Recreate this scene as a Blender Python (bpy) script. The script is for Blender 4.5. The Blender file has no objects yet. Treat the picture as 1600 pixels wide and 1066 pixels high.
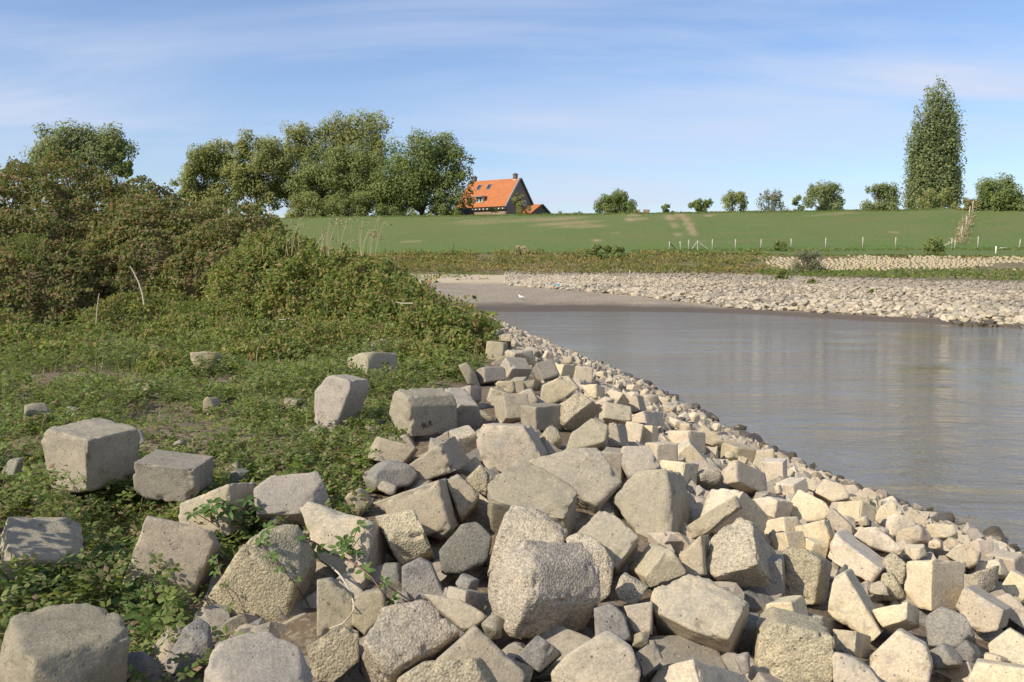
import bpy, math, random
import numpy as np
from mathutils import Vector, Matrix, Euler
from mathutils.bvhtree import BVHTree

# ------------------------------------------------------------------ camera, sky, sun, exposure
SC = bpy.context.scene
COL = SC.collection
F, CX, CY, CZ = 1500.0, 800.0, 533.0, 3.2          # the photograph is 1600 px wide
PITCH = math.atan(118/1500.0)
cam = bpy.data.cameras.new('camera'); cam.sensor_width = 36; cam.lens = 36*F/1600
cam.clip_end = 12000; cam.clip_start = .05
co = bpy.data.objects.new('camera', cam); COL.objects.link(co)
co.location = (0, 0, CZ); co.rotation_euler = (math.pi/2-PITCH, 0, 0)
SC.camera = co
SUN_EL, SUN_A = math.radians(39), math.radians(33)   # sun stands to the left, a little behind the camera
SDIR = Vector((-math.cos(SUN_EL)*math.cos(SUN_A), -math.cos(SUN_EL)*math.sin(SUN_A), math.sin(SUN_EL)))
sl = bpy.data.lights.new('sun', 'SUN'); sl.energy = 3.8; sl.angle = math.radians(.55); sl.color = (1, .92, .77)
so = bpy.data.objects.new('sun', sl); COL.objects.link(so)
so.rotation_euler = (-SDIR).to_track_quat('-Z', 'Y').to_euler()
W = bpy.data.worlds.new('World'); SC.world = W; W.use_nodes = True
nt = W.node_tree; nt.nodes.clear()
def wn(t, **k):
    n = nt.nodes.new(t)
    for a, b in k.items(): setattr(n, a, b)
    return n
wo = wn('ShaderNodeOutputWorld'); wb = wn('ShaderNodeBackground'); wb.inputs[1].default_value = .098
sky = wn('ShaderNodeTexSky', sky_type='NISHITA'); sky.sun_disc = False
sky.sun_elevation = SUN_EL; sky.sun_rotation = math.atan2(SDIR.x, SDIR.y)
sky.air_density = 1.0; sky.dust_density = .6; sky.ozone_density = 2.5; sky.altitude = 0
tc = wn('ShaderNodeTexCoord'); sep = wn('ShaderNodeSeparateXYZ'); nt.links.new(tc.outputs['Generated'], sep.inputs[0])
zz = wn('ShaderNodeMath', operation='MAXIMUM'); nt.links.new(sep.outputs[2], zz.inputs[0]); zz.inputs[1].default_value = 0
za = wn('ShaderNodeMath', operation='ADD'); nt.links.new(zz.outputs[0], za.inputs[0]); za.inputs[1].default_value = .12
dx = wn('ShaderNodeMath', operation='DIVIDE'); nt.links.new(sep.outputs[0], dx.inputs[0]); nt.links.new(za.outputs[0], dx.inputs[1])
dy = wn('ShaderNodeMath', operation='DIVIDE'); nt.links.new(sep.outputs[1], dy.inputs[0]); nt.links.new(za.outputs[0], dy.inputs[1])
cb = wn('ShaderNodeCombineXYZ'); nt.links.new(dx.outputs[0], cb.inputs[0]); nt.links.new(dy.outputs[0], cb.inputs[1])
mp = wn('ShaderNodeMapping'); mp.inputs['Rotation'].default_value = (0, 0, math.radians(-38)); mp.inputs['Scale'].default_value = (.55, 1.5, 1)
mp.inputs['Location'].default_value = (2.6, .8, 0)
nt.links.new(cb.outputs[0], mp.inputs[0])
n1 = wn('ShaderNodeTexNoise'); n1.inputs['Scale'].default_value = .75; n1.inputs['Detail'].default_value = 9; n1.inputs['Roughness'].default_value = .58; n1.inputs['Distortion'].default_value = .7
nt.links.new(mp.outputs[0], n1.inputs['Vector'])
n2 = wn('ShaderNodeTexNoise'); n2.inputs['Scale'].default_value = .33; n2.inputs['Detail'].default_value = 3
nt.links.new(cb.outputs[0], n2.inputs['Vector'])
r1 = wn('ShaderNodeMapRange'); r1.inputs[1].default_value = .38; r1.inputs[2].default_value = .9; nt.links.new(n1.outputs[0], r1.inputs[0])
r2 = wn('ShaderNodeMapRange'); r2.inputs[1].default_value = .34; r2.inputs[2].default_value = .60; nt.links.new(n2.outputs[0], r2.inputs[0])
cm = wn('ShaderNodeMath', operation='MULTIPLY'); nt.links.new(r1.outputs[0], cm.inputs[0]); nt.links.new(r2.outputs[0], cm.inputs[1])
# whole veil of thin high cloud plus brighter wisps
cv = wn('ShaderNodeMath', operation='MULTIPLY_ADD'); nt.links.new(cm.outputs[0], cv.inputs[0]); cv.inputs[1].default_value = 1.8; cv.inputs[2].default_value = .05
mx = wn('ShaderNodeMix', data_type='RGBA'); nt.links.new(cv.outputs[0], mx.inputs['Factor'])
tint = wn('ShaderNodeMix', data_type='RGBA', blend_type='MULTIPLY'); tint.inputs['Factor'].default_value = 1; nt.links.new(sky.outputs[0], tint.inputs['A']); tint.inputs['B'].default_value = (.93, .97, 1.11, 1)
nt.links.new(tint.outputs['Result'], mx.inputs['A']); mx.inputs['B'].default_value = (4.7, 5.2, 6.4, 1)
nt.links.new(mx.outputs['Result'], wb.inputs[0]); nt.links.new(wb.outputs[0], wo.inputs[0])
SC.view_settings.view_transform = 'Standard'; SC.view_settings.look = 'None'
SC.view_settings.gamma = 1; SC.view_settings.use_curve_mapping = False
SC.view_settings.exposure = .55

# ------------------------------------------------------------------ numbers
rng = np.random.default_rng(11)
cp, sp = math.cos(PITCH), math.sin(PITCH)
def ray(px, py):
    a = (px-CX)/F; b = -(py-CY)/F
    return np.array([a, cp+b*sp, -sp+b*cp])
def at(px, py, D):                                    # a point seen at a pixel, D metres ahead
    r = ray(px, py); return np.array([0, 0, CZ])+r*(D/r[1])
def smooth(a, b, x):
    t = np.clip((x-a)/(b-a), 0, 1); return t*t*(3-2*t)
def _hash(ix, iy, iz, s):
    h = (ix.astype(np.int64)*374761393+iy.astype(np.int64)*668265263+iz.astype(np.int64)*2147483647+s*974634777) & 0xffffffff
    h = ((h ^ (h >> 13))*1274126177) & 0xffffffff
    h = ((h ^ (h >> 15))*2246822519) & 0xffffffff
    return ((h ^ (h >> 16)) & 0xffffff)/float(0xffffff)
def noise(P, s=0):                                    # value noise, -1..1
    P = np.asarray(P, float); i = np.floor(P); f = P-i; f = f*f*(3-2*f); i = i.astype(np.int64)
    out = 0
    for a in (0, 1):
        for b in (0, 1):
            for c in (0, 1):
                w = (f[..., 0] if a else 1-f[..., 0])*(f[..., 1] if b else 1-f[..., 1])*(f[..., 2] if c else 1-f[..., 2])
                out = out+w*_hash(i[..., 0]+a, i[..., 1]+b, i[..., 2]+c, s)
    return out*2-1
def fbm(P, s=0, o=3):
    P = np.asarray(P, float); r = 0; a = 1; t = 0
    for k in range(o): r = r+a*noise(P*2**k, s+k*7); t += a; a *= .5
    return r/t
def xy(x, y): return np.stack(np.broadcast_arrays(x, y, np.zeros(1)), -1).astype(float)

WL = [(-8,14),(0,8.5),(4.6,6.6),(10.5,5.6),(12.2,5.27),(14.3,4.7),(17.5,4.3),(25.9,3.45),(31,2.7),(37,1.2),(43.6,-.3),(50,-6),(56,-40)]
CR = [(-8,.8),(0,.6),(4.5,.5),(8,.3),(15,-.1),(25,-.7),(35,-1.8),(44,-4),(50,-12),(56,-46)]
def terr0(x, y):
    w = np.interp(y, [a for a, b in WL], [b for a, b in WL]); c = np.interp(y, [a for a, b in CR], [b for a, b in CR])
    s = np.maximum((x-c)/(w-c), 0)
    q = np.clip((y-5)/4, 0, 1); zr = 1.15+.45*q*q*(3-2*q)
    return np.maximum(zr*(1-np.where(s < .12, s*s/.24, s-.06)/.94), -1.6)
# bramble domes: X, Y, rx, ry, height over ground
DOMES = [(-13.4,28.6,5.0,4.2,4.4),(-18.5,29.2,4.8,4.4,4.35),(-9.6,27.2,3.3,3.5,3.35),(-7.2,25.6,2.3,2.7,2.85),(-24,30,4.5,4,4.4),
         (-16,24.6,3.0,2.2,2.5),(-16.2,26.6,4.2,3.2,3.5),(-21.8,27.2,4.2,3.6,3.6),(-12,24.2,2.6,1.8,2.2),(-20.5,25.2,3.0,2.5,2.6),
         (-5.7,23.5,1.9,2.3,2.25),(-4.3,22.2,1.7,2.2,1.95),(-3.2,21.0,1.4,2.0,1.62),(-2.3,19.6,1.15,1.8,1.3),(-1.55,18.4,.85,1.5,.95),(-.95,17.6,.6,1.1,.62),
         (-2.9,16.8,1.2,1.2,.62),(-1.55,15.0,.75,.9,.42),(-8.6,22.6,1.5,1.3,1.0),(-11.2,19.6,1.6,1.2,.75),(-9.4,18.0,1.2,.9,.5),(-6.6,19.6,1.1,1.2,.6),(-5.0,18.2,1.1,1.2,.55),(-3.9,16.2,1.0,1.1,.42),(-1.15,14.3,.55,.7,.34),(-4.9,14.6,.8,.8,.25),(-7.6,16.4,1.1,.9,.3),(-12.6,17.2,1.2,1.,.45),(-6.3,21.4,1.3,1.3,.9)]
def domes(x, y, k=1.0):
    h = np.zeros(np.broadcast(x, y).shape)
    for (a, b, rx, ry, hh) in DOMES:
        q = ((x-a)/(rx*k))**2+((y-b)/(ry*k))**2
        h = np.maximum(h, hh*np.sqrt(np.clip(1-q, 0, 1)))
    return h
def terr(x, y):
    z = terr0(x, y)
    c = np.interp(y, [a for a, b in CR], [b for a, b in CR])
    land = smooth(.2, -1.5, x-c)
    z = z+land*(.09*fbm(xy(x*.8, y*.8), 3)+.04*noise(xy(x*3, y*3), 5))
    return z+np.clip(domes(x, y, .9)-.3, 0, 9)*.8*land
def hit(px, py, off=0.0, fn=terr0, far=90):
    r = ray(px, py); D = np.linspace(2.5, far, 6000)
    x = r[0]*D/r[1]; z = CZ+r[2]*D/r[1]
    s = z-fn(x, D)-off; i = int(np.argmax(s < 0))
    if s[i] >= 0: i = len(D)-1
    return np.array([x[i], D[i], z[i]])

# far bank: stations (pixel column, distance, height), read along X
ST = [
 [(-800,60,-1.5),(640,58,-1.5),(1000,58,-1.5),(1300,50,-1.5),(1600,42,-1.5),(2400,30,-1.5)],
 [(-800,68,0),(640,67,0),(1000,66.5,0),(1140,64.5,0),(1220,61.5,0),(1300,58,0),(1450,53.3,0),(1600,49.5,0),(2000,41,0),(2400,36,0)],
 [(-800,96,1.3),(640,95,1.3),(800,93,1.25),(1000,77,.75),(1140,66,.3),(1220,62.7,.25),(1300,59,.25),(1450,54.3,.25),(1600,50.5,.25),(2000,42,.25),(2400,37,.25)],
 [(-800,105,2.3),(640,104,2.3),(800,101,2.2),(1000,97,2.36),(1140,90,2.3),(1300,80,2.1),(1600,70,1.9),(2000,60,1.9),(2400,55,1.9)],
 [(-800,108,2.7),(640,107,2.7),(800,104.5,2.7),(1000,101,2.9),(1140,96,2.75),(1300,88,2.67),(1600,80,2.72),(2000,70,2.7),(2400,64,2.7)],
 [(-800,119,4.5),(640,117,4.5),(800,115,4.6),(1000,112,4.45),(1140,107,4.4),(1300,97,4.17),(1600,88,3.96),(2000,78,3.9),(2400,72,3.9)]]
ST = [([ (p-800)/1500*d for p, d, z in s], [d for p, d, z in s], [z for p, d, z in s]) for s in ST]
def dtop(X): return 144.5-.25*np.clip(X, -260, 260)
def stations(X):
    X = np.asarray(X, float); Y = [np.interp(X, a, b) for a, b, c in ST]; Z = [np.interp(X, a, c) for a, b, c in ST]
    t = dtop(X); o = np.ones_like(X)
    for d, z in ((-26, 4.92), (-12, 7.9), (-1.2, 10.62), (1, 10.82), (5, 10.85), (20, 7.2), (60, 6.5)): Y.append(t+d); Z.append(o*z)
    return np.array(Y), np.array(Z)
def farz(x, y):
    x = np.atleast_1d(np.asarray(x, float)); y = np.atleast_1d(np.asarray(y, float)); x, y = np.broadcast_arrays(x, y)
    Y, Z = stations(x); out = np.where(y < Y[0], Z[0], Z[-1])
    for k in range(len(Y)-1):
        m = (y >= Y[k]) & (y <= Y[k+1])
        if m.any():
            t = (y-Y[k])/(Y[k+1]-Y[k]); out = np.where(m, Z[k]+(Z[k+1]-Z[k])*t, out)
    return out

# ------------------------------------------------------------------ objects
def mesh(name, V, Fc, mats=(), smooth_=True, attrs=None, mi=None):
    me = bpy.data.meshes.new(name); V = np.asarray(V, np.float32)
    if isinstance(Fc, np.ndarray):
        n, k = Fc.shape
        me.vertices.add(len(V)); me.vertices.foreach_set('co', V.ravel())
        me.loops.add(n*k); me.loops.foreach_set('vertex_index', Fc.astype(np.int32).ravel())
        me.polygons.add(n); me.polygons.foreach_set('loop_start', np.arange(0, n*k, k, dtype=np.int32))
        me.polygons.foreach_set('loop_total', np.full(n, k, np.int32))
        me.update(calc_edges=True)
    else:
        me.from_pydata(V.tolist(), [], Fc); me.update()
    me.polygons.foreach_set('use_smooth', np.full(len(me.polygons), smooth_))
    if mi is not None: me.polygons.foreach_set('material_index', np.asarray(mi, np.int32))
    for m in mats: me.materials.append(m)
    for a, v in (attrs or {}).items():
        at_ = me.attributes.new(a, 'FLOAT', 'POINT'); at_.data.foreach_set('value', np.asarray(v, np.float32))
    return me
def link(name, me, parent=None, loc=None, rot=None):
    o = bpy.data.objects.new(name, me); COL.objects.link(o)
    if parent is not None: o.parent = parent
    if loc is not None: o.location = [float(v) for v in loc]
    if rot is not None: o.rotation_euler = [float(v) for v in rot]
    return o
def tag(o, label=None, cat=None, group=None, kind=None):
    if label: o['label'] = label
    if cat: o['category'] = cat
    if group: o['group'] = group
    if kind: o['kind'] = kind
    return o
def empty(name, loc, label, cat, group=None, rz=0):
    return tag(link(name, None, None, loc, (0, 0, rz)), label, cat, group)

class MB:                                             # collects boxes and tubes for ONE part
    def __init__(s): s.v = []; s.f = []
    def add(s, V, Fc):
        n = len(s.v); s.v += [tuple(float(c) for c in p) for p in V]; s.f += [tuple(i+n for i in f) for f in Fc]; return s
    def box(s, c, d, R=None):
        P = np.array([[a, b, e] for a in (-.5, .5) for b in (-.5, .5) for e in (-.5, .5)])*np.array(d)
        if R is not None: P = P@np.array(R).T
        return s.add(P+np.array(c), [(0,1,3,2),(4,6,7,5),(0,4,5,1),(2,3,7,6),(0,2,6,4),(1,5,7,3)])
    def tube(s, pts, rad, k=6):
        pts = [Vector(tuple(float(c) for c in p)) for p in pts]; n = len(pts); V = []; Fc = []
        if not hasattr(rad, '__len__'): rad = [rad]*n
        t0 = (pts[1]-pts[0]).normalized(); up = Vector((0, 0, 1)) if abs(t0.z) < .9 else Vector((1, 0, 0))
        for i, p in enumerate(pts):
            t = (pts[min(i+1, n-1)]-pts[max(i-1, 0)]).normalized()
            a = t.cross(up)
            a = a.normalized() if a.length > 1e-5 else Vector((1, 0, 0)); b = t.cross(a)
            for j in range(k):
                q = 2*math.pi*j/k; V.append(p+(a*math.cos(q)+b*math.sin(q))*rad[i])
        for i in range(n-1):
            for j in range(k): Fc.append((i*k+j, i*k+(j+1) % k, (i+1)*k+(j+1) % k, (i+1)*k+j))
        Fc.append(tuple(range(k))[::-1]); Fc.append(tuple(range((n-1)*k, n*k)))
        return s.add(V, Fc)
    def build(s, name, m, parent=None, smooth_=False, **k): return link(name, mesh(name, s.v, s.f, [m], smooth_), parent, **k)

# ------------------------------------------------------------------ materials
class NT:
    def __init__(s, name):
        s.m = bpy.data.materials.new(name); s.m.use_nodes = True; s.t = s.m.node_tree; s.t.nodes.clear()
        s.out = s.n('ShaderNodeOutputMaterial')
    def n(s, t, ins=None, **k):
        x = s.t.nodes.new(t)
        for a, b in k.items(): setattr(x, a, b)
        for a, b in (ins or {}).items(): s.set(x, a, b)
        return x
    def set(s, x, a, b):
        i = x.inputs[a]
        if hasattr(b, 'is_linked'): s.t.links.new(b, i)
        elif hasattr(b, 'outputs'): s.t.links.new(b.outputs[0], i)
        else: i.default_value = b
    def math(s, op, a, b=0.0, c=None):
        x = s.n('ShaderNodeMath', operation=op); s.set(x, 0, a); s.set(x, 1, b)
        if c is not None: s.set(x, 2, c)
        return x.outputs[0]
    def mix(s, f, a, b, mode='MIX'):
        x = s.n('ShaderNodeMix', data_type='RGBA', blend_type=mode); s.set(x, 'Factor', f); s.set(x, 'A', a); s.set(x, 'B', b)
        return x.outputs['Result']
    def noise(s, v, sc, d=4, r=.55, dist=0.0, out=0):
        x = s.n('ShaderNodeTexNoise', {'Vector': v, 'Scale': sc, 'Detail': d, 'Roughness': r, 'Distortion': dist}); return x.outputs[out]
    def vor(s, v, sc, feat='F1', out='Distance', rnd=1.0):
        x = s.n('ShaderNodeTexVoronoi', {'Vector': v, 'Scale': sc, 'Randomness': rnd}, feature=feat); return x.outputs[out]
    def rng(s, v, a, b, c=0.0, d=1.0):
        x = s.n('ShaderNodeMapRange', {0: v, 1: a, 2: b, 3: c, 4: d}); return x.outputs[0]
    def ramp(s, f, stops, interp='LINEAR'):
        x = s.n('ShaderNodeValToRGB', {0: f}); e = x.color_ramp; e.interpolation = interp
        while len(e.elements) < len(stops): e.elements.new(.5)
        for el, (p, c) in zip(e.elements, stops): el.position = p; el.color = (*c, 1)
        return x.outputs[0]
    def done(s, color, rough=.9, bump=None, dist=.01, strength=1.0, spec=.2):
        p = s.n('ShaderNodeBsdfPrincipled', {'Base Color': color, 'Roughness': rough, 'Specular IOR Level': spec})
        if bump is not None:
            b = s.n('ShaderNodeBump', {'Height': bump, 'Distance': dist, 'Strength': strength}); s.t.links.new(b.outputs[0], p.inputs['Normal'])
        s.t.links.new(p.outputs[0], s.out.inputs[0]); return s.m

def C(*c): return (*c, 1)
def concrete(name, a, b, grey, peb, wet=0.0):
    t = NT(name); tc = t.n('ShaderNodeTexCoord'); oi = t.n('ShaderNodeObjectInfo')
    off = t.n('ShaderNodeVectorMath', {0: tc.outputs['Object']}, operation='ADD')
    cb = t.n('ShaderNodeCombineXYZ', {0: t.math('MULTIPLY', oi.outputs['Random'], 37.0), 1: t.math('MULTIPLY', oi.outputs['Random'], 91.0), 2: oi.outputs['Random']})
    t.t.links.new(cb.outputs[0], off.inputs[1]); v = off.outputs[0]
    big = t.noise(v, 3.2, 5, .6); mid = t.noise(v, 13, 5, .62, .4); fine = t.noise(v, 85, 4, .65)
    col = t.mix(t.rng(big, .35, .65), C(*a), C(*b))
    # weathered grey film, thicker on the upper faces
    geo = t.n('ShaderNodeNewGeometry'); sx = t.n('ShaderNodeSeparateXYZ', {0: geo.outputs['True Normal']})
    film = t.math('MULTIPLY', t.rng(sx.outputs[2], .15, .85), t.rng(t.noise(v, 4.5, 5, .65, .5), .34, .6))
    film = t.math('MAXIMUM', film, t.rng(t.noise(v, 2.6, 6, .7, .8), .50, .70, 0, .85))
    col = t.mix(t.math('MULTIPLY', film, .9), col, C(*grey))
    # aggregate grains, darker blotches, pits
    grain = t.vor(v, 95, 'F1', 'Color')
    gs = t.n('ShaderNodeSeparateColor', {0: grain})
    gm = t.rng(gs.outputs[0], 0, 1, 1-.28*peb-.06, 1+.28*peb+.06)
    col = t.mix(1.0, col, t.n('ShaderNodeCombineColor', {0: gm, 1: gm, 2: gm}).outputs[0], 'MULTIPLY')
    col = t.mix(t.rng(mid, .54, .72, 0, .55), col, C(grey[0]*.62, grey[1]*.60, grey[2]*.56))
    col = t.mix(t.rng(t.noise(v, 30, 3, .7), .60, .74, 0, .5), col, C(min(a[0]*1.45, .8), min(a[1]*1.42, .75), min(a[2]*1.35, .65)))
    pit = t.math('MULTIPLY', t.rng(t.vor(v, 26), .17, .08), t.rng(mid, .5, .56))
    col = t.mix(t.math('MULTIPLY', pit, .7), col, C(grey[0]*.3, grey[1]*.3, grey[2]*.28))
    spk = t.math('MULTIPLY', t.rng(t.vor(v, 17), .075, .045), t.rng(t.noise(v, 6, 2), .5, .55)); col = t.mix(t.math('MULTIPLY', spk, .75), col, C(.66,.62,.54))
    sz = t.n('ShaderNodeSeparateXYZ', {0: geo.outputs['Position']}); wz = t.math('ADD', sz.outputs[2], t.math('MULTIPLY', big, .12))
    if not wet: col = t.mix(t.rng(wz, .20, .11), col, C(.085,.07,.045))
    br = t.rng(oi.outputs['Random'], 0, 1, .80, 1.16)
    col = t.mix(1.0, col, t.n('ShaderNodeCombineColor', {0: br, 1: br, 2: t.math('MULTIPLY', br, t.rng(t.math('FRACT', t.math('MULTIPLY', oi.outputs['Random'], 17.3)), 0, 1, .9, 1.06))}).outputs[0], 'MULTIPLY')
    pm = t.rng(t.noise(v, 2.6, 2), .55-.35*peb, .66-.35*peb)
    pb = t.math('MULTIPLY', t.vor(v, 78), t.math('MULTIPLY', pm, -.62*peb-.06))
    h = t.math('ADD', t.math('MULTIPLY', fine, .55), pb)
    h = t.math('ADD', h, t.math('MULTIPLY', mid, .45)); h = t.math('SUBTRACT', h, t.math('MULTIPLY', pit, 1.2))
    return t.done(col, .93 if not wet else .35, h, .009+.005*peb, .65, .15 if not wet else .5)
M = {}
M['g'] = concrete('grey_concrete', (.37,.315,.235), (.315,.275,.215), (.255,.228,.182), .28)
M['t'] = concrete('buff_concrete', (.45,.37,.26), (.375,.315,.23), (.285,.26,.215), .28)
M['p'] = concrete('pale_concrete', (.59,.48,.33), (.50,.41,.29), (.38,.345,.285), .28)
M['R'] = concrete('gravelly_concrete', (.44,.365,.255), (.36,.305,.22), (.29,.26,.20), .85)
M['d'] = concrete('basalt_stone', (.20,.185,.16), (.28,.245,.195), (.165,.16,.15), .5)
M['w'] = concrete('wet_stone', (.105,.08,.045), (.13,.10,.06), (.075,.06,.04), .3, 1)

def leafmat(name, stops, trans=.48, rough=.6):
    t = NT(name); g = t.n('ShaderNodeNewGeometry'); oi = t.n('ShaderNodeObjectInfo')
    col = t.ramp(g.outputs['Random Per Island'], stops, 'LINEAR')
    tc = t.n('ShaderNodeTexCoord')
    pn = t.noise(tc.outputs['Object'], 1.1, 3)
    br = t.rng(pn, .3, .7, .8, 1.2)
    col = t.mix(1.0, col, t.n('ShaderNodeCombineColor', {0: br, 1: br, 2: br}).outputs[0], 'MULTIPLY')
    d = t.n('ShaderNodeBsdfPrincipled', {'Base Color': col, 'Roughness': rough, 'Specular IOR Level': .25})
    tr = t.n('ShaderNodeBsdfTranslucent', {0: t.mix(1.0, col, C(1.25, 1.2, .8), 'MULTIPLY')})
    m = t.n('ShaderNodeMixShader', {0: trans, 1: d.outputs[0], 2: tr.outputs[0]}); t.t.links.new(m.outputs[0], t.out.inputs[0])
    return t.m
L = {}
L['cover'] = leafmat('ground_cover_leaf', [(0,(0.091,0.146,0.036)),(0.35,(0.161,0.218,0.056)),(0.68,(0.231,0.283,0.077)),(0.84,(0.280,0.291,0.112)),(0.95,(0.307,0.247,0.126)),(1,(0.364,0.233,0.154))])
L['bramble'] = leafmat('bramble_leaf', [(0,(.09,.135,.034)),(.36,(.17,.21,.058)),(.60,(.235,.235,.082)),(.76,(.275,.21,.095)),(.90,(.31,.22,.12)),(.97,(.34,.24,.11)),(1,(.36,.15,.10))])
L['scrub'] = leafmat('scrub_leaf', [(0,(0.095,0.138,0.032)),(0.4,(0.182,0.240,0.055)),(0.7,(0.276,0.298,0.080)),(0.86,(0.334,0.262,0.101)),(0.965,(0.392,0.305,0.123)),(1,(0.464,0.246,0.174))])
L['plane'] = leafmat('olive_tree_leaf', [(0,(0.147,0.173,0.061)),(0.5,(0.277,0.304,0.104)),(0.85,(0.381,0.389,0.139)),(1,(0.485,0.416,0.157))])
L['green'] = leafmat('green_tree_leaf', [(0,(.12,.15,.055)),(.5,(.22,.26,.09)),(.85,(.31,.345,.12)),(1,(.40,.38,.14))])
L['dark'] = leafmat('dark_tree_leaf', [(0,(0.109,0.152,0.051)),(0.5,(0.202,0.253,0.080)),(0.85,(0.294,0.344,0.104)),(1,(0.387,0.370,0.126))])
L['poplar'] = leafmat('poplar_leaf', [(0,(0.126,0.160,0.070)),(0.5,(0.227,0.269,0.118)),(0.85,(0.320,0.354,0.155)),(1,(0.403,0.411,0.186))])
L['grey'] = leafmat('willow_leaf', [(0,(0.154,0.171,0.099)),(0.5,(0.231,0.242,0.143)),(1,(0.330,0.308,0.198))])
L['bank'] = leafmat('bank_scrub_leaf', [(0,(0.127,0.159,0.041)),(0.35,(0.228,0.240,0.063)),(0.6,(0.316,0.273,0.089)),(0.8,(0.354,0.228,0.095)),(0.92,(0.405,0.304,0.127)),(1,(0.468,0.342,0.152))])
L['strip'] = leafmat('bank_green_leaf', [(0,(0.097,0.140,0.034)),(0.5,(0.169,0.230,0.058)),(0.85,(0.254,0.278,0.073)),(1,(0.363,0.327,0.109))])
L['dry'] = leafmat('dry_straw', [(0,(.30,.24,.13)),(.5,(.42,.35,.2)),(1,(.5,.43,.28))], .15)
def plain(name, c, rough=.85, var=.15, sc=6.0, bump=.3, dist=.01):
    t = NT(name); tc = t.n('ShaderNodeTexCoord'); n = t.noise(tc.outputs['Object'], sc, 5, .6)
    col = t.mix(t.rng(n, .3, .7), C(*[x*(1-var) for x in c]), C(*[min(x*(1+var), 1) for x in c]))
    return t.done(col, rough, n, dist, bump)
BARK = plain('bark', (.11,.085,.06), .95, .3, 3, .8, .04)
CANE = plain('dry_cane', (.2,.135,.09), .9, .3, 20)
PALE = plain('bleached_stick', (.5,.44,.35), .9, .2, 20)
VINE = plain('vine_stem', (.2,.11,.085), .8, .3, 20)
POST = plain('weathered_post', (.45,.40,.33), .95, .25, 4)
DARKW = plain('dark_wood', (.07,.055,.045), .9, .3, 4)

def ground():
    t = NT('soil'); tc = t.n('ShaderNodeTexCoord'); v = tc.outputs['Object']
    a = t.noise(v, 1.3, 6, .6); b = t.noise(v, 14, 5, .65); c = t.vor(v, 38, 'F1', 'Color'); cs = t.n('ShaderNodeSeparateColor', {0: c})
    col = t.mix(t.rng(a, .35, .65), C(.13,.095,.062), C(.19,.145,.10))
    col = t.mix(t.rng(b, .5, .72), col, C(.075,.06,.04))
    col = t.mix(t.rng(cs.outputs[0], .72, .95, 0, .6), col, C(.27,.23,.18))
    sz = t.n('ShaderNodeSeparateXYZ', {0: v}); col = t.mix(t.rng(sz.outputs[2], .18, .06), col, C(.05,.042,.03))
    return t.done(col, .97, t.math('ADD', t.math('MULTIPLY', b, 1.0), t.math('MULTIPLY', t.vor(v, 90), -.25)), .02, .6)
SOIL = ground()
def beachmat():
    t = NT('river_gravel'); tc = t.n('ShaderNodeTexCoord'); v = tc.outputs['Object']; s = t.n('ShaderNodeSeparateXYZ', {0: v})
    a = t.noise(v, .35, 5, .6); b = t.noise(v, 6, 5, .7); c = t.n('ShaderNodeSeparateColor', {0: t.vor(v, 9, 'F1', 'Color')})
    col = t.mix(t.rng(a, .35, .65), C(.25,.208,.155), C(.30,.25,.19))
    g = t.rng(c.outputs[0], 0, 1, .68, 1.3); col = t.mix(1., col, t.n('ShaderNodeCombineColor', {0: g, 1: g, 2: g}).outputs[0], 'MULTIPLY')
    z2 = t.math('ADD', s.outputs[2], t.math('MULTIPLY', t.math('SUBTRACT', a, .5), .25))
    col = t.mix(t.rng(z2, 1.35, 1.6), col, C(.44,.36,.26))                    # dry sand at the top of the beach
    col = t.mix(t.rng(z2, .42, .2), col, C(.105,.085,.068))                   # damp strip along the water
    col = t.mix(t.math('MULTIPLY', t.rng(b, .58, .7), t.rng(z2, 1.1, 1.5, 0, .7)), col, C(.12,.12,.045))
    return t.done(col, .9, t.math('ADD', b, t.vor(v, 9)), .04, .7)
BEACH = beachmat()
def grassmat():
    t = NT('dike_grass'); tc = t.n('ShaderNodeTexCoord'); v = tc.outputs['Object']
    a = t.noise(v, .09, 5, .6); b = t.noise(v, .7, 6, .7); c = t.noise(v, 5, 4, .7)
    mp = t.n('ShaderNodeMapping', {'Vector': v, 'Scale': (.05, .5, .5)}); st = t.noise(mp.outputs[0], 1.2, 5, .6)
    col = t.mix(t.rng(a, .35, .65), C(.092,.138,.038), C(.112,.146,.046))
    col = t.mix(t.rng(b, .38, .68, 0, .55), col, C(.14,.145,.058))
    col = t.mix(t.rng(st, .5, .7, 0, .4), col, C(.165,.135,.07))
    at_ = t.n('ShaderNodeAttribute', attribute_name='bare')
    bb = t.math('MULTIPLY', at_.outputs['Fac'], t.rng(t.noise(v, 1.6, 5, .7), .3, .5))
    col = t.mix(bb, col, C(.30,.225,.135))
    lu = t.n('ShaderNodeAttribute', attribute_name='lush')
    col = t.mix(t.math('MULTIPLY', lu.outputs['Fac'], .8), col, C(.075,.145,.03))
    g = t.rng(c, .25, .75, .74, 1.26); col = t.mix(1., col, t.n('ShaderNodeCombineColor', {0: g, 1: g, 2: g}).outputs[0], 'MULTIPLY')
    return t.done(col, .95, t.math('ADD', b, c), .12, .6)
GRASS = grassmat()
BANKSOIL = plain('bank_soil', (.155,.13,.075), .95, .35, .8, .6, .1)
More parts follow.
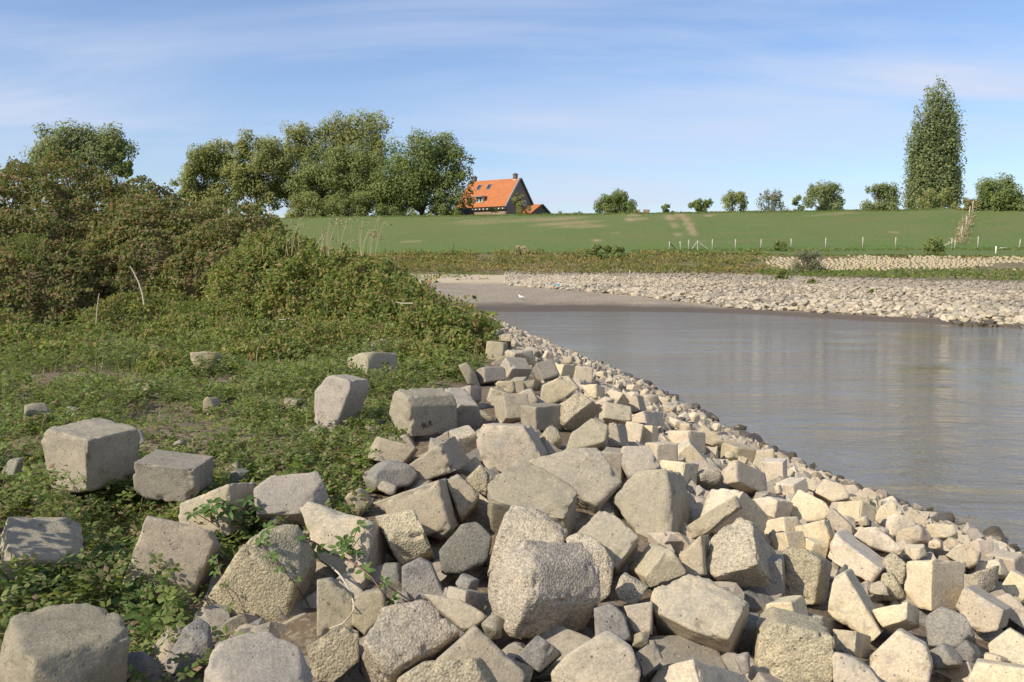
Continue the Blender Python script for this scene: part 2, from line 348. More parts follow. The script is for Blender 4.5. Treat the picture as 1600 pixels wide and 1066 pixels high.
def watermat():
    t = NT('river_water'); tc = t.n('ShaderNodeTexCoord'); v = tc.outputs['Object']
    mp = t.n('ShaderNodeMapping', {'Vector': v, 'Rotation': (0, 0, .25), 'Scale': (.55, 1.2, 1)})
    a = t.noise(mp.outputs[0], 1.15, 4, .55, .6); b = t.noise(mp.outputs[0], 5.5, 3, .55, .5); c = t.noise(mp.outputs[0], .16, 4, .6, .8)
    d = t.noise(mp.outputs[0], 16, 2, .5)
    h = t.math('ADD', t.math('MULTIPLY', a, 1.0), t.math('MULTIPLY', b, .32)); h = t.math('ADD', h, t.math('MULTIPLY', d, .14))
    h = t.math('MULTIPLY', h, t.rng(c, .35, .65, .3, 1.5))
    bm = t.n('ShaderNodeBump', {'Height': h, 'Distance': .075, 'Strength': 1.0})
    p = t.n('ShaderNodeBsdfPrincipled', {'Base Color': C(.145,.125,.09), 'Roughness': .05, 'IOR': 1.33, 'Specular IOR Level': .5})
    t.t.links.new(bm.outputs[0], p.inputs['Normal']); t.t.links.new(p.outputs[0], t.out.inputs[0]); return t.m
WATER = watermat()

# ------------------------------------------------------------------ setting
def grid(X, Y, Zf):
    nx, ny = len(X), len(Y); gx, gy = np.meshgrid(X, Y, indexing='ij'); z = Zf(gx, gy)
    V = np.stack([gx, gy, z], -1).reshape(-1, 3); i = np.arange(nx*ny).reshape(nx, ny)
    return V, np.stack([i[:-1, :-1], i[1:, :-1], i[1:, 1:], i[:-1, 1:]], -1).reshape(-1, 4)
X = np.concatenate([np.arange(-90, -30, 2.), np.arange(-30, -9, .3), np.arange(-9, 9.01, .12), np.arange(10, 22, 1.5)])
Y = np.concatenate([np.arange(-12, 2.5, .8), np.arange(2.5, 14, .12), np.arange(14, 34, .25), np.arange(34, 60, .8)])
V, Fc = grid(X, Y, terr)
tag(link('ground', mesh('ground', V, Fc, [SOIL])), 'bare brown soil of the groyne under plants and blocks', kind='structure')
V = [(-600, -300, 0), (600, -300, 0), (600, 72, 0), (-600, 72, 0)]
tag(link('river_water', mesh('river_water', V, [(0, 1, 2, 3)], [WATER])), 'rippled grey brown river water with reflections', kind='structure')
V = [(-3000, -3000, -1.7), (3000, -3000, -1.7), (3000, 75, -1.7), (-3000, 75, -1.7)]
tag(link('river_bed', mesh('river_bed', V, [(0, 1, 2, 3)], [SOIL])), kind='structure')

FX = np.concatenate([np.linspace(-900, -130, 30), np.arange(-125, -40, 1.6), np.arange(-40, 95, .55), np.arange(96, 180, 2.), np.linspace(190, 900, 25)])
FX = np.unique(FX)
SY, SZ = stations(FX)
def strip(k0, k1, sub, nz):
    R = []; Zr = []
    for k in range(k0, k1):
        for j in range(sub[k-k0]):
            t = j/sub[k-k0]; R.append(SY[k]*(1-t)+SY[k+1]*t); Zr.append(SZ[k]*(1-t)+SZ[k+1]*t)
    R.append(SY[k1]); Zr.append(SZ[k1]); R = np.array(R); Zr = np.array(Zr)
    gx = np.broadcast_to(FX, R.shape)
    n = nz*fbm(xy(gx*.25, R*.25), 21); n[0] = 0 if k0 else n[0]; n[-1] = 0
    V = np.stack([gx, R, Zr+n], -1).reshape(-1, 3); a, b = R.shape; i = np.arange(a*b).reshape(a, b)
    return V, np.stack([i[:-1, :-1], i[:-1, 1:], i[1:, 1:], i[1:, :-1]], -1).reshape(-1, 4)
V, Fc = strip(0, 3, (4, 14, 8), .07)
tag(link('beach', mesh('beach', V, Fc, [BEACH])), 'grey gravel beach with a damp edge on the far shore', kind='structure')
V, Fc = strip(3, 5, (4, 10), .10)
tag(link('riverbank', mesh('riverbank', V, Fc, [BANKSOIL])), 'overgrown earth bank above the far beach', kind='structure')
V, Fc = strip(5, 12, (8, 14, 14, 4, 3, 6, 6), .10)
x, y, z = V.T
bare = np.zeros(len(V))
def patch(px, py, rx, ry, amt):                       # bare ground worn into the dike, metres around a seen point
    global bare
    p = hit(px, py, 0, farz, 170)
    bare = np.maximum(bare, amt*np.clip(1.4*(1-((x-p[0])/rx)**2-((y-p[1])/ry)**2), 0, 1))
for q in ((990,336,1.2,1.2,.8),(1000,342,1.4,1.2,.6),(933,376,.9,1.0,1),(885,349,6,1.4,.6),(900,353,4,1,.5),(870,342,5,1.6,.6),(925,354,3,.8,.6),(985,343,1.0,1.6,.9),(1047,340,.9,2.5,.8),(1053,352,.7,2.5,.55),(1059,366,.8,1.4,.7),
          (1064,336,.8,2.5,.9),(1070,342,.7,2.5,.9),(1076,350,.7,2.5,.9),(1081,358,.7,2.5,.9),(1083,365,.7,2,.8),(1108,337,1,1.,.6),(645,377,2.2,.7,.6),(962,364,.5,.5,.5),(1397,363,.7,.5,.7),(1300,335,5,.6,.4),(800,345,9,1.5,.35),(745,345,5,1.5,.35)):
    patch(*q)
Yt = dtop(x)-26; Yl = np.interp(x, ST[5][0], ST[5][1])
lush = smooth(6, 0, np.abs(y-Yt-1))*(.5+.5*fbm(xy(x*.3, y*.3), 77)) + smooth(2.5, 0, y-Yl)*.4
tag(link('dike', mesh('dike', V, Fc, [GRASS], attrs={'bare': bare, 'lush': np.clip(lush, 0, 1)})), 'long green grass dike across the river', kind='structure')
Y2 = np.array([dtop(FX)+60, dtop(FX)+400, dtop(FX)+4000]); gx = np.broadcast_to(FX, Y2.shape)*np.array([[1], [2], [6]])
V = np.stack([gx, Y2, np.array([[6.5], [6.0], [6.0]])*np.ones_like(gx)], -1).reshape(-1, 3); i = np.arange(V.shape[0]).reshape(Y2.shape)
tag(link('far_field', mesh('far_field', V, np.stack([i[:-1, :-1], i[:-1, 1:], i[1:, 1:], i[1:, :-1]], -1).reshape(-1, 4), [GRASS], attrs={'bare': np.zeros(len(V)), 'lush': np.zeros(len(V))})), kind='structure')

# boundary between greenery and blocks
BD = [hit(*q)[:2] for q in ((756,552),(735,590),(690,605),(600,640),(590,700),(545,750),(520,800),(430,830),(350,850),(255,900),(225,960),(200,1064))]
BDy = [q[1] for q in BD][::-1]; BDx = [q[0] for q in BD][::-1]
def xb(y): return np.interp(y, BDy, BDx)
xb0 = xb
# ------------------------------------------------------------------ stones
_cube = {}
def cube_grid(n):
    if n in _cube: return _cube[n]
    t = np.sin(np.linspace(-1, 1, n+1)*math.pi/2) if n > 4 else np.linspace(-1, 1, n+1)
    t = np.sign(t)*np.abs(t)**.92
    V = []; idx = {}; Fc = []
    def vid(p):
        k = tuple(np.round(p, 5))
        if k not in idx: idx[k] = len(V); V.append(p)
        return idx[k]
    for ax in range(3):
        for s in (-1, 1):
            b, c = (ax+1) % 3, (ax+2) % 3; g = np.empty((n+1, n+1), int)
            for i in range(n+1):
                for j in range(n+1):
                    p = np.zeros(3); p[ax] = s; p[b] = t[i]; p[c] = t[j]; g[i, j] = vid(p)
            for i in range(n):
                for j in range(n):
                    f = (g[i, j], g[i+1, j], g[i+1, j+1], g[i, j+1]); Fc.append(f if s > 0 else f[::-1])
    _cube[n] = (np.array(V), np.array(Fc)); return _cube[n]
def stone(dims, n, seed, kind='b', rough=.3, chamf=None):
    r = np.random.default_rng(seed); Q, Fc = cube_grid(n); dims = np.asarray(dims, float)
    P = Q*dims/2; N = []; H = []; sz = dims.mean()
    def plane(nn, h): N.append(np.asarray(nn, float)/np.linalg.norm(nn)); H.append(h/np.linalg.norm(nn))
    tilt = .035 if kind == 'b' else .22
    for a in range(3):
        for s in (-1, 1):
            nn = r.normal(0, tilt, 3); nn[a] = s; plane(nn, dims[a]/2*(1 if kind == 'b' else r.uniform(.86, 1.0)))
    if chamf:
        ax, c = chamf; j, k = (ax+1) % 3, (ax+2) % 3
        for sj in (-1, 1):
            for sk in (-1, 1):
                nn = np.zeros(3); nn[j] = sj; nn[k] = sk; plane(nn, dims[j]/2+dims[k]/2-c*2*min(dims[j], dims[k]))
    for q in range(r.integers(2, 6) if kind == 'b' else r.integers(9, 14)):
        s = r.integers(-1, 2, 3) if kind == 'b' else r.normal(size=3)
        if kind == 'b':
            if (s != 0).sum() < 2: continue
            nn = s/dims*(1+r.normal(0, .25, 3)); cut = r.uniform(.01, .09)*(1+.8*rough)
            plane(nn, (np.abs(nn)*dims/2).sum()*(1-cut*(.75 if (s != 0).sum() == 2 else 1.6)))
        else:
            nn = s/dims; plane(nn, (np.abs(nn)*dims/2).sum()*r.uniform(.60, .80))
    p = (46-14*rough) if kind == 'b' else 34
    w = np.clip(P@np.array(N).T/np.array(H), 0, None); t = (w**p).sum(1)**(1/p); P = P/t[:, None]
    edge = np.clip((1-w.max(1)/t)/.02, 0, 1)
    if n > 4:
        D = P/np.linalg.norm(P, axis=1)[:, None]; o = seed*3.7 % 91
        a = (.003+.007*rough)*(sz/.4)
        d = a*fbm(P*7/sz*.4+o, seed % 97, 2)+a*.35*noise(P*30+o, seed % 89)
        d -= edge*np.clip(fbm(P*11+o, seed % 83, 2)-.02, 0, 1)*(.045+.07*rough)*(sz/.4)
        if kind != 'b': d += sz*.025*fbm(P*4/sz+o, seed % 71, 2)
        P = P+D*d[:, None]
    return P, Fc

def prism(face, ext, n, seed, rough=.3):
    # a convex block: seen face polygon (3D, around the block's centre) and the vector to its far face
    r = np.random.default_rng(seed); Q, Fc = cube_grid(n); face = np.asarray(face, float); ext = np.asarray(ext, float)
    N = []; H = []
    def plane(nn, p, k=0.0): nn = nn/np.linalg.norm(nn); N.append(nn); H.append(float(nn@p)-k)
    e = ext/np.linalg.norm(ext); plane(-e+r.normal(0, .02, 3), face.mean(0)); plane(e+r.normal(0, .04, 3), face.mean(0)+ext)
    m = len(face); c = face.mean(0)+ext/2; best = None; lens = []
    for i in range(m):
        a, b = face[i], face[(i+1) % m]; nn = np.cross(b-a, ext); nn /= np.linalg.norm(nn)
        if nn@(a-c) < 0: nn = -nn
        plane(nn, a); l = np.linalg.norm(b-a); lens.append(l)
        if best is None or l > best[0]: best = (l, (b-a)/l)
    sz = float(np.mean(sorted(lens)[-3:]+[np.linalg.norm(ext)]))
    for i in range(m):                                  # worn edges round the seen face and one or two broken corners
        a, b = face[i], face[(i+1) % m]; nn = np.cross(b-a, ext); nn /= np.linalg.norm(nn)
        if nn@(a-c) < 0: nn = -nn
        if r.random() < .35: plane(nn-e*r.uniform(.5, 1.6), (a+b)/2, sz*r.uniform(.0, .025)*(1+rough))
        if r.random() < .3+.3*rough: plane((a-c)/np.linalg.norm(a-c)+r.normal(0, .25, 3), a, sz*r.uniform(.02, .07)*(1+rough))
    N = np.array(N); H = np.maximum(np.array(H), .02)
    u = best[1]; w = np.cross(e, u); Fm = np.stack([u, w, e])
    allp = np.concatenate([face, face+ext]); ex = np.abs(allp@Fm.T).max(0)
    P = (Q*ex)@Fm; p = 85-20*rough
    W_ = np.clip(P@N.T/H, 0, None); M_ = W_.max(1)[:, None]; t = M_[:, 0]*((W_/M_)**p).sum(1)**(1/p); P = P/t[:, None]
    srt = np.sort(W_/M_, 1)[:, -2]; edge = smooth(.86, .99, srt); D = P/np.linalg.norm(P, axis=1)[:, None]; o = seed*3.7 % 91
    a = (.003+.004*rough)*(sz/.4)
    d = a*fbm(P*16+o, seed % 97, 3)+a*.4*noise(P*42+o, seed % 89)
    d -= edge*np.clip(fbm(P*20+o, seed % 83, 3)-.02, 0, 1)*(.045+.03*rough)*(sz/.4)
    P = P+D*d[:, None]
    for q in range(int(r.integers(2, 5))):              # pieces broken off along the edges
        cand = np.where(edge > .6)[0]
        if not len(cand): break
        c0 = P[cand[int(r.integers(0, len(cand)))]]*r.uniform(1.0, 1.06); R_ = sz*r.uniform(.08, .20)
        dd = np.linalg.norm((P-c0)*(1+.35*noise(P*22+o, 7))[:, None], axis=1)
        P = P-D*(np.clip(R_-dd, 0, 1)*r.uniform(.35, .7)*(1+.3*noise(P*60, 9)))[:, None]
    return P, Fc

BLOCKS = [
{"l":"large chipped grey concrete block standing alone in the greenery at far left","p":[-3.234,7.237,1.758],"key":1,"m":"g","r":0.5,"w":146.1684610512983,"f":[[-0.32,-0.12,0.019],[-0.266,-0.155,0.234],[0.162,-0.367,0.182],[0.121,-0.333,-0.214],[-0.256,-0.143,-0.26]],"x":[0.223,0.447,0.015]},
{"l":"low grey concrete block with chipped rim, right of the tall chipped block in the greenery","p":[-2.506,7.012,1.64],"key":1,"m":"g","r":0.4,"w":125.90246991766945,"f":[[-0.206,-0.21,0.154],[0.224,-0.22,0.097],[0.222,-0.213,-0.094],[0.161,-0.209,-0.154],[-0.215,-0.2,-0.109],[-0.222,-0.206,0.058]],"x":[0.012,0.42,0.016]},
{"l":"tan concrete wedge half buried in creepers with its lit face turned left","p":[-2.07,6.633,1.476],"key":1,"m":"t","r":0.3,"w":120.32932235592149,"f":[[0.143,-0.183,0.245],[-0.221,-0.15,0.096],[-0.219,-0.185,-0.082],[0.162,-0.256,-0.106]],"x":[0.067,0.387,-0.076]},
{"l":"flat topped grey concrete slab sunk in the weeds behind the rounded grey boulder","p":[-1.574,6.719,1.501],"key":1,"m":"g","r":0.1,"w":134.26219126029127,"f":[[-0.228,-0.148,0.158],[-0.111,-0.07,0.232],[0.2,-0.002,0.25],[0.346,-0.155,0.017],[0.122,-0.214,-0.008],[-0.179,-0.258,0.003]],"x":[-0.05,0.283,-0.217]},
{"l":"rough grey concrete block dappled by leaf shadows at the left edge","p":[-2.877,5.803,1.405],"key":1,"m":"g","r":0.7,"w":145.5,"f":[[-0.056,-0.334,0.087],[0.237,-0.154,0.031],[0.291,-0.092,-0.033],[0.241,-0.039,-0.186],[0.16,-0.04,-0.266],[-0.134,-0.226,-0.199],[-0.126,-0.301,-0.048]],"x":[-0.175,0.339,0.175]},
{"l":"smooth tilted concrete block with a big square face among dark leaves","p":[-2.067,5.85,1.363],"key":1,"m":"t","r":0.15,"w":167.5,"f":[[-0.148,-0.135,0.335],[0.222,-0.102,0.232],[0.257,-0.125,0.149],[0.118,-0.293,-0.248],[-0.266,-0.32,-0.121]],"x":[-0.073,0.39,-0.139]},
{"l":"large grey concrete block with white specks in the bottom left corner","p":[-2.011,4.125,1.409],"key":1,"m":"g","r":0.5,"w":209.5,"f":[[-0.177,-0.131,0.233],[-0.22,-0.023,0.253],[-0.129,0.12,0.251],[0.041,0.243,0.233],[0.224,0.177,0.192],[0.332,0.006,0.154],[0.182,-0.266,0.153],[0.048,-0.3,0.174]],"x":[-0.075,0.044,-0.411]},
{"l":"pebbly concrete block with coarse exposed gravel under a trailing vine","p":[-1.471,5.557,1.338],"key":1,"m":"t","r":1.0,"w":199.0,"f":[[-0.065,-0.206,0.284],[0.129,-0.221,0.307],[0.245,-0.238,0.09],[0.159,-0.244,-0.307],[-0.252,-0.207,-0.22],[-0.325,-0.197,-0.111]],"x":[0.037,0.438,-0.015]},
{"l":"grey flat topped concrete block cut by the bottom edge beside the rough grey stone","p":[-1.099,3.991,1.363],"key":1,"m":"g","r":0.2,"w":196.0,"f":[[-0.167,-0.035,0.244],[0.0,0.104,0.26],[0.184,0.052,0.198],[0.267,-0.029,0.147],[0.236,-0.192,0.09],[-0.062,-0.242,0.139],[-0.165,-0.157,0.196]],"x":[-0.084,0.143,-0.364]},
{"l":"upright chamfered concrete block standing in the grass","p":[-1.628,9.199,1.871],"key":1,"m":"g","r":0.15,"w":101.32995566814432,"f":[[-0.253,-0.128,0.14],[-0.122,-0.152,0.298],[0.137,-0.238,0.247],[0.105,-0.237,0.162],[0.075,-0.274,-0.285],[-0.119,-0.212,-0.266],[-0.258,-0.157,-0.151]],"x":[0.124,0.399,-0.042]},
{"l":"chamfered concrete block lying on its side with dark stamped characters","p":[-0.828,8.866,1.856],"key":1,"m":"g","r":0.15,"mark":1,"w":108.67637745408489,"f":[[-0.345,0.006,0.076],[-0.247,-0.107,0.215],[-0.125,-0.264,0.161],[-0.102,-0.301,0.075],[-0.13,-0.287,-0.203],[-0.208,-0.189,-0.203],[-0.323,-0.03,-0.026]],"x":[0.423,0.335,-0.027]},
{"l":"grey shaded concrete block behind the chamfered block with stamped characters","p":[-0.483,9.508,1.77],"key":1,"m":"g","r":0.1,"w":70.93096896770102,"f":[[-0.049,-0.289,0.088],[0.152,-0.191,0.066],[0.197,-0.109,-0.092],[0.147,-0.084,-0.21],[-0.064,-0.185,-0.192]],"x":[-0.153,0.344,0.136]},
{"l":"small square tan block with smooth face below the chamfered lying block","p":[-1.025,7.821,1.662],"key":1,"m":"t","r":0.1,"w":83.59721342621921,"f":[[-0.076,-0.136,0.164],[0.246,-0.148,0.077],[0.144,-0.19,-0.073],[-0.15,-0.184,-0.015],[-0.139,-0.164,0.06]],"x":[-0.01,0.329,-0.085]},
{"l":"tilted tan concrete block with a dark smooth top below the stamped block","p":[-0.611,7.56,1.631],"key":1,"m":"t","r":0.3,"w":111.96960101329954,"f":[[-0.259,-0.151,-0.027],[0.049,-0.227,0.199],[0.175,-0.261,-0.016],[-0.172,-0.174,-0.148]],"x":[0.103,0.407,-0.003]},
{"l":"large buff concrete block with a rounded lit face behind the tilted tan block","p":[-0.005,7.947,1.682],"key":1,"m":"t","r":0.3,"w":123.0,"f":[[-0.326,-0.128,0.115],[-0.247,-0.129,0.217],[0.099,-0.195,0.212],[0.244,-0.254,-0.02],[0.203,-0.265,-0.154],[-0.194,-0.198,-0.211]],"x":[0.074,0.39,-0.053]},
{"l":"tilted buff concrete block with a dark right side left of the pebbly rubble","p":[-0.594,6.583,1.463],"key":1,"m":"t","r":0.2,"w":139.0,"f":[[-0.36,-0.155,0.125],[0.099,-0.156,0.287],[0.188,-0.225,-0.037],[0.102,-0.236,-0.126],[-0.098,-0.209,-0.059]],"x":[0.028,0.392,-0.076]},
{"l":"rough speckled concrete block right of the big block under the hanging vine","p":[-0.717,6.187,1.416],"key":1,"m":"g","r":0.9,"w":124.0,"f":[[-0.206,-0.114,0.189],[-0.03,-0.059,0.276],[0.076,-0.088,0.234],[0.207,-0.232,0.014],[-0.007,-0.28,-0.065],[-0.052,-0.235,0.004]],"x":[0.004,0.336,-0.217]},
{"l":"big grey slab faced concrete block leaning in the middle of the heap","p":[0.124,6.65,1.522],"key":1,"m":"g","r":0.35,"w":153.5,"f":[[-0.297,-0.121,0.177],[-0.09,0.06,0.319],[0.1,0.0,0.267],[0.334,-0.144,0.148],[0.235,-0.355,-0.019],[-0.266,-0.228,0.091]],"x":[-0.005,0.262,-0.328]},
{"l":"rough topped tan concrete block under the big leaning slab faced block","p":[0.124,6.005,1.408],"key":1,"m":"t","r":0.8,"w":143.5,"f":[[-0.288,-0.273,-0.022],[-0.145,0.022,0.296],[0.058,-0.021,0.272],[0.226,-0.113,0.193],[0.191,-0.218,0.082],[-0.124,-0.255,0.013]],"x":[0.027,0.286,-0.278]},
{"l":"most prominent squarish concrete block with a crumbled lit left corner at bottom centre","p":[0.155,5.131,1.405],"key":1,"m":"g","r":0.95,"w":183.5,"f":[[-0.15,-0.102,0.335],[-0.075,-0.239,0.247],[-0.065,-0.308,0.084],[-0.155,-0.254,-0.151],[-0.229,-0.157,-0.176],[-0.345,0.049,-0.061],[-0.338,0.069,0.032]],"x":[0.388,0.269,-0.088]},
{"l":"smooth concrete block crossed by a curved shadow behind the prominent squarish block","p":[0.615,6.114,1.397],"key":1,"m":"g","r":0.2,"w":116.0,"f":[[-0.202,-0.132,0.113],[-0.051,-0.065,0.245],[0.024,-0.078,0.238],[0.186,-0.182,0.101],[0.032,-0.274,-0.07],[-0.094,-0.228,-0.019]],"x":[0.035,0.32,-0.203]},
{"l":"upright concrete block with a curved shadow on its front face in mid heap","p":[1.08,6.955,1.448],"key":1,"m":"g","r":0.25,"w":127.0,"f":[[-0.194,-0.053,0.26],[0.021,-0.163,0.307],[0.051,-0.229,0.159],[0.035,-0.343,-0.206],[-0.166,-0.227,-0.208],[-0.358,-0.031,0.041]],"x":[0.203,0.348,-0.117]},
{"l":"broad grey concrete block with a notched top edge in mid heap","p":[0.53,7.147,1.57],"key":1,"m":"g","r":0.4,"w":152.0,"f":[[-0.416,-0.095,0.189],[-0.051,-0.045,0.288],[0.104,-0.048,0.294],[0.283,-0.217,0.055],[0.088,-0.319,-0.11],[-0.053,-0.27,-0.046]],"x":[0.015,0.332,-0.223]},
{"l":"dome topped grey concrete block behind the upright block with the curved shadow","p":[1.038,7.727,1.553],"key":1,"m":"g","r":0.6,"w":74.0,"f":[[-0.195,-0.11,0.104],[-0.147,-0.068,0.195],[0.055,-0.101,0.211],[0.15,-0.209,0.06],[0.052,-0.226,-0.006],[-0.11,-0.206,-0.031]],"x":[0.065,0.306,-0.177]},
{"l":"smooth gabled concrete block with dark right face behind the notched block","p":[0.926,8.555,1.652],"key":1,"m":"g","r":0.1,"w":51.0,"f":[[-0.161,-0.084,0.069],[0.004,-0.131,0.157],[0.039,-0.19,-0.038],[-0.103,-0.138,-0.06]],"x":[0.11,0.272,-0.064]},
{"l":"lit concrete block with a crumbling dark front below the gravelly crest blocks","p":[0.619,9.378,1.728],"key":1,"m":"t","r":0.8,"w":81.57061431285618,"f":[[-0.225,-0.113,0.083],[0.01,-0.137,0.261],[0.144,-0.227,0.187],[-0.135,-0.223,-0.081],[-0.181,-0.195,-0.062]],"x":[0.154,0.358,-0.155]},
{"l":"crest block with tan left face and shaded brown front beside the bramble edge","p":[0.047,12.929,1.778],"key":1,"m":"g","r":0.2,"w":57.125,"f":[[-0.253,-0.0,-0.003],[-0.144,-0.096,0.202],[-0.042,-0.235,0.055],[-0.111,-0.176,-0.086],[-0.165,-0.112,-0.077]],"x":[0.286,0.248,-0.036]},
{"l":"square lit block with dark right face on the crest above the water","p":[0.371,17.075,1.641],"key":1,"m":"g","r":0.1,"w":32.75,"f":[[-0.193,-0.098,0.086],[-0.045,-0.114,0.13],[0.117,-0.179,0.058],[-0.011,-0.191,-0.045]],"x":[0.066,0.291,-0.115]},
{"l":"squared pale block with dark right face at the crest","p":[0.813,15.337,1.529],"key":1,"m":"p","r":0.15,"w":42.125,"f":[[-0.211,-0.043,0.094],[0.004,-0.219,0.112],[-0.039,-0.206,-0.097],[-0.199,-0.069,-0.051]],"x":[0.222,0.269,-0.029]},
{"l":"pale block with flat bright front and dark right end near the waterline stones","p":[1.094,12.514,1.516],"key":1,"m":"p","r":0.2,"w":43.375,"f":[[-0.225,-0.027,0.133],[0.001,-0.141,0.154],[0.004,-0.198,-0.026],[-0.047,-0.174,-0.036],[-0.097,-0.141,-0.015]],"x":[0.145,0.272,-0.084]},
{"l":"white topped block tilted toward the water below the crest","p":[1.375,12.623,1.419],"key":1,"m":"p","r":0.2,"w":49.25,"f":[[-0.233,-0.063,0.033],[-0.073,-0.061,0.159],[0.092,-0.162,0.112],[-0.002,-0.198,-0.023]],"x":[0.108,0.242,-0.141]},
{"l":"small pale grey block with blue grey top left of the wide tan block","p":[1.637,12.903,1.312],"e":[-2.98,0.222,2.754],"d":[0.246,0.29,0.197],"hand":0,"key":1,"m":"p","r":0.1},
{"l":"wide tan block with bright left face on the slope above the river","p":[1.574,11.119,1.409],"key":1,"m":"p","r":0.15,"w":58.75,"f":[[-0.229,-0.04,0.045],[-0.061,-0.18,0.127],[-0.031,-0.241,-0.037],[-0.191,-0.09,-0.027]],"x":[0.256,0.276,-0.054]},
{"l":"long tan wedge with broad shaded right face on the river slope","p":[1.746,9.28,1.31],"e":[-1.622,0.724,3.033],"d":[0.22,0.294,0.29],"hand":0,"key":1,"m":"p","r":0.15},
{"l":"smooth tan block leaning at the water edge near the two wet stones","p":[2.3,11.063,1.172],"key":1,"m":"p","r":0.1,"w":52.69157694743518,"f":[[-0.203,-0.07,0.106],[-0.08,-0.078,0.193],[0.123,-0.214,0.019],[0.07,-0.228,-0.063],[-0.151,-0.121,0.021]],"x":[0.096,0.284,-0.111]},
{"l":"bright peaked block with tan right face on the river slope","p":[2.014,8.218,1.343],"key":1,"m":"p","r":0.2,"w":82.07726409119698,"f":[[-0.271,-0.044,0.014],[-0.156,-0.081,0.18],[-0.11,-0.118,0.216],[-0.116,-0.232,0.042],[-0.197,-0.156,-0.003]],"x":[0.34,0.252,-0.18]},
{"l":"large block with pale left face and chipped dark right face below the peaked block","p":[1.614,6.922,1.343],"key":1,"m":"p","r":0.5,"w":111.46295123495901,"f":[[-0.272,-0.096,0.067],[-0.207,0.009,0.233],[0.026,-0.183,0.272],[-0.037,-0.229,0.166],[-0.225,-0.218,-0.006]],"x":[0.286,0.287,-0.293]},
{"l":"huge rounded gravelly block with worn top right of centre","p":[1.495,6.129,1.27],"key":1,"m":"t","r":0.9,"w":140.62324220947238,"f":[[-0.291,-0.154,0.023],[-0.224,-0.037,0.192],[-0.05,-0.047,0.318],[0.04,-0.119,0.316],[0.024,-0.329,0.094],[-0.225,-0.242,-0.014]],"x":[0.242,0.309,-0.31]},
{"l":"smooth two faced block leaning beside the rounded gravelly block","p":[0.898,5.904,1.333],"key":1,"m":"t","r":0.3,"w":96.0,"f":[[-0.091,-0.205,-0.012],[0.041,-0.156,0.127],[0.082,-0.146,0.137],[0.182,-0.154,-0.011],[-0.053,-0.211,-0.085]],"x":[-0.064,0.349,-0.062]},
{"l":"big pentagonal concrete block with white crust on its flat top","p":[0.978,5.096,1.288],"key":1,"m":"t","r":0.25,"w":158.99801252484346,"f":[[-0.246,-0.094,0.145],[-0.223,-0.058,0.188],[-0.029,-0.036,0.26],[0.069,-0.065,0.256],[0.267,-0.19,0.179],[0.133,-0.323,0.01],[-0.042,-0.261,0.028],[-0.225,-0.15,0.094]],"x":[0.074,0.294,-0.29]},
{"l":"tall pebbly block with a grey capped top at the bottom edge","p":[1.459,4.941,1.185],"key":1,"m":"p","r":0.8,"w":142.12322345970662,"f":[[-0.194,-0.168,0.128],[-0.103,-0.175,0.2],[0.163,-0.236,0.149],[0.156,-0.28,-0.137],[-0.233,-0.208,-0.17]],"x":[0.084,0.427,-0.068]},
{"l":"gravel textured block with shaded right side beside the long prism","p":[1.966,6.303,1.151],"key":1,"m":"p","r":0.9,"w":95.62380470244119,"f":[[-0.193,-0.065,0.106],[-0.159,-0.052,0.192],[-0.044,-0.119,0.195],[0.046,-0.195,0.139],[-0.014,-0.263,-0.132],[-0.159,-0.188,-0.16]],"x":[0.174,0.294,-0.113]},
{"l":"long prism shaped concrete block pointing down the slope with a partly shaded face","p":[2.151,5.88,1.077],"key":1,"m":"p","r":0.15,"w":121.4984812689841,"f":[[-0.215,-0.124,-0.016],[-0.177,-0.09,0.203],[-0.118,-0.11,0.247],[0.062,-0.28,-0.076],[0.004,-0.267,-0.145]],"x":[0.177,0.348,-0.085]},
{"l":"tan oblong block with a flat pale top above the long prism","p":[2.516,6.84,1.076],"key":1,"m":"p","r":0.15,"w":103.87370157873032,"f":[[-0.258,-0.053,0.011],[-0.203,-0.054,0.206],[0.074,-0.259,-0.002],[0.014,-0.241,-0.112]],"x":[0.186,0.304,-0.052]},
{"l":"squarish block with bright front below the cracked block","p":[2.317,7.157,1.149],"key":1,"m":"p","r":0.4,"w":63.37420782240235,"f":[[-0.199,-0.086,0.098],[0.005,-0.156,0.175],[0.032,-0.204,0.049],[0.011,-0.22,-0.04],[-0.084,-0.173,-0.023],[-0.192,-0.113,0.014]],"x":[0.143,0.318,-0.091]},
{"l":"tan block with a crack line across its face near the water","p":[2.508,7.887,1.154],"key":1,"m":"p","r":0.1,"w":74.62406719916001,"f":[[-0.239,-0.104,0.066],[-0.145,-0.088,0.211],[0.04,-0.196,0.133],[0.08,-0.24,0.062],[0.027,-0.246,-0.012],[-0.202,-0.168,-0.061]],"x":[0.147,0.348,-0.133]},
{"l":"small block with bright left and shaded right face left of the cracked block","p":[2.131,7.638,1.25],"key":1,"m":"p","r":0.2,"w":64.12419844751952,"f":[[-0.199,-0.042,0.077],[-0.097,-0.107,0.121],[-0.025,-0.171,0.1],[-0.065,-0.191,-0.055],[-0.121,-0.137,-0.025]],"x":[0.203,0.259,-0.087]},
{"l":"white topped block sitting highest at the waterline with dark underside","p":[3.087,9.078,0.996],"key":1,"m":"p","r":0.1,"w":60.74924063449203,"f":[[-0.231,-0.089,0.069],[-0.109,-0.07,0.188],[0.045,-0.158,0.139],[0.083,-0.231,0.035],[-0.077,-0.195,-0.013]],"x":[0.116,0.297,-0.167]},
{"l":"standing tan block with two clear faces near the right shore","p":[2.925,6.484,0.978],"key":1,"m":"p","r":0.3,"w":88.12389845126938,"f":[[-0.224,-0.019,-0.044],[-0.194,0.025,0.182],[-0.089,-0.13,0.247],[-0.12,-0.219,-0.086],[-0.179,-0.121,-0.1]],"x":[0.322,0.185,-0.079]},
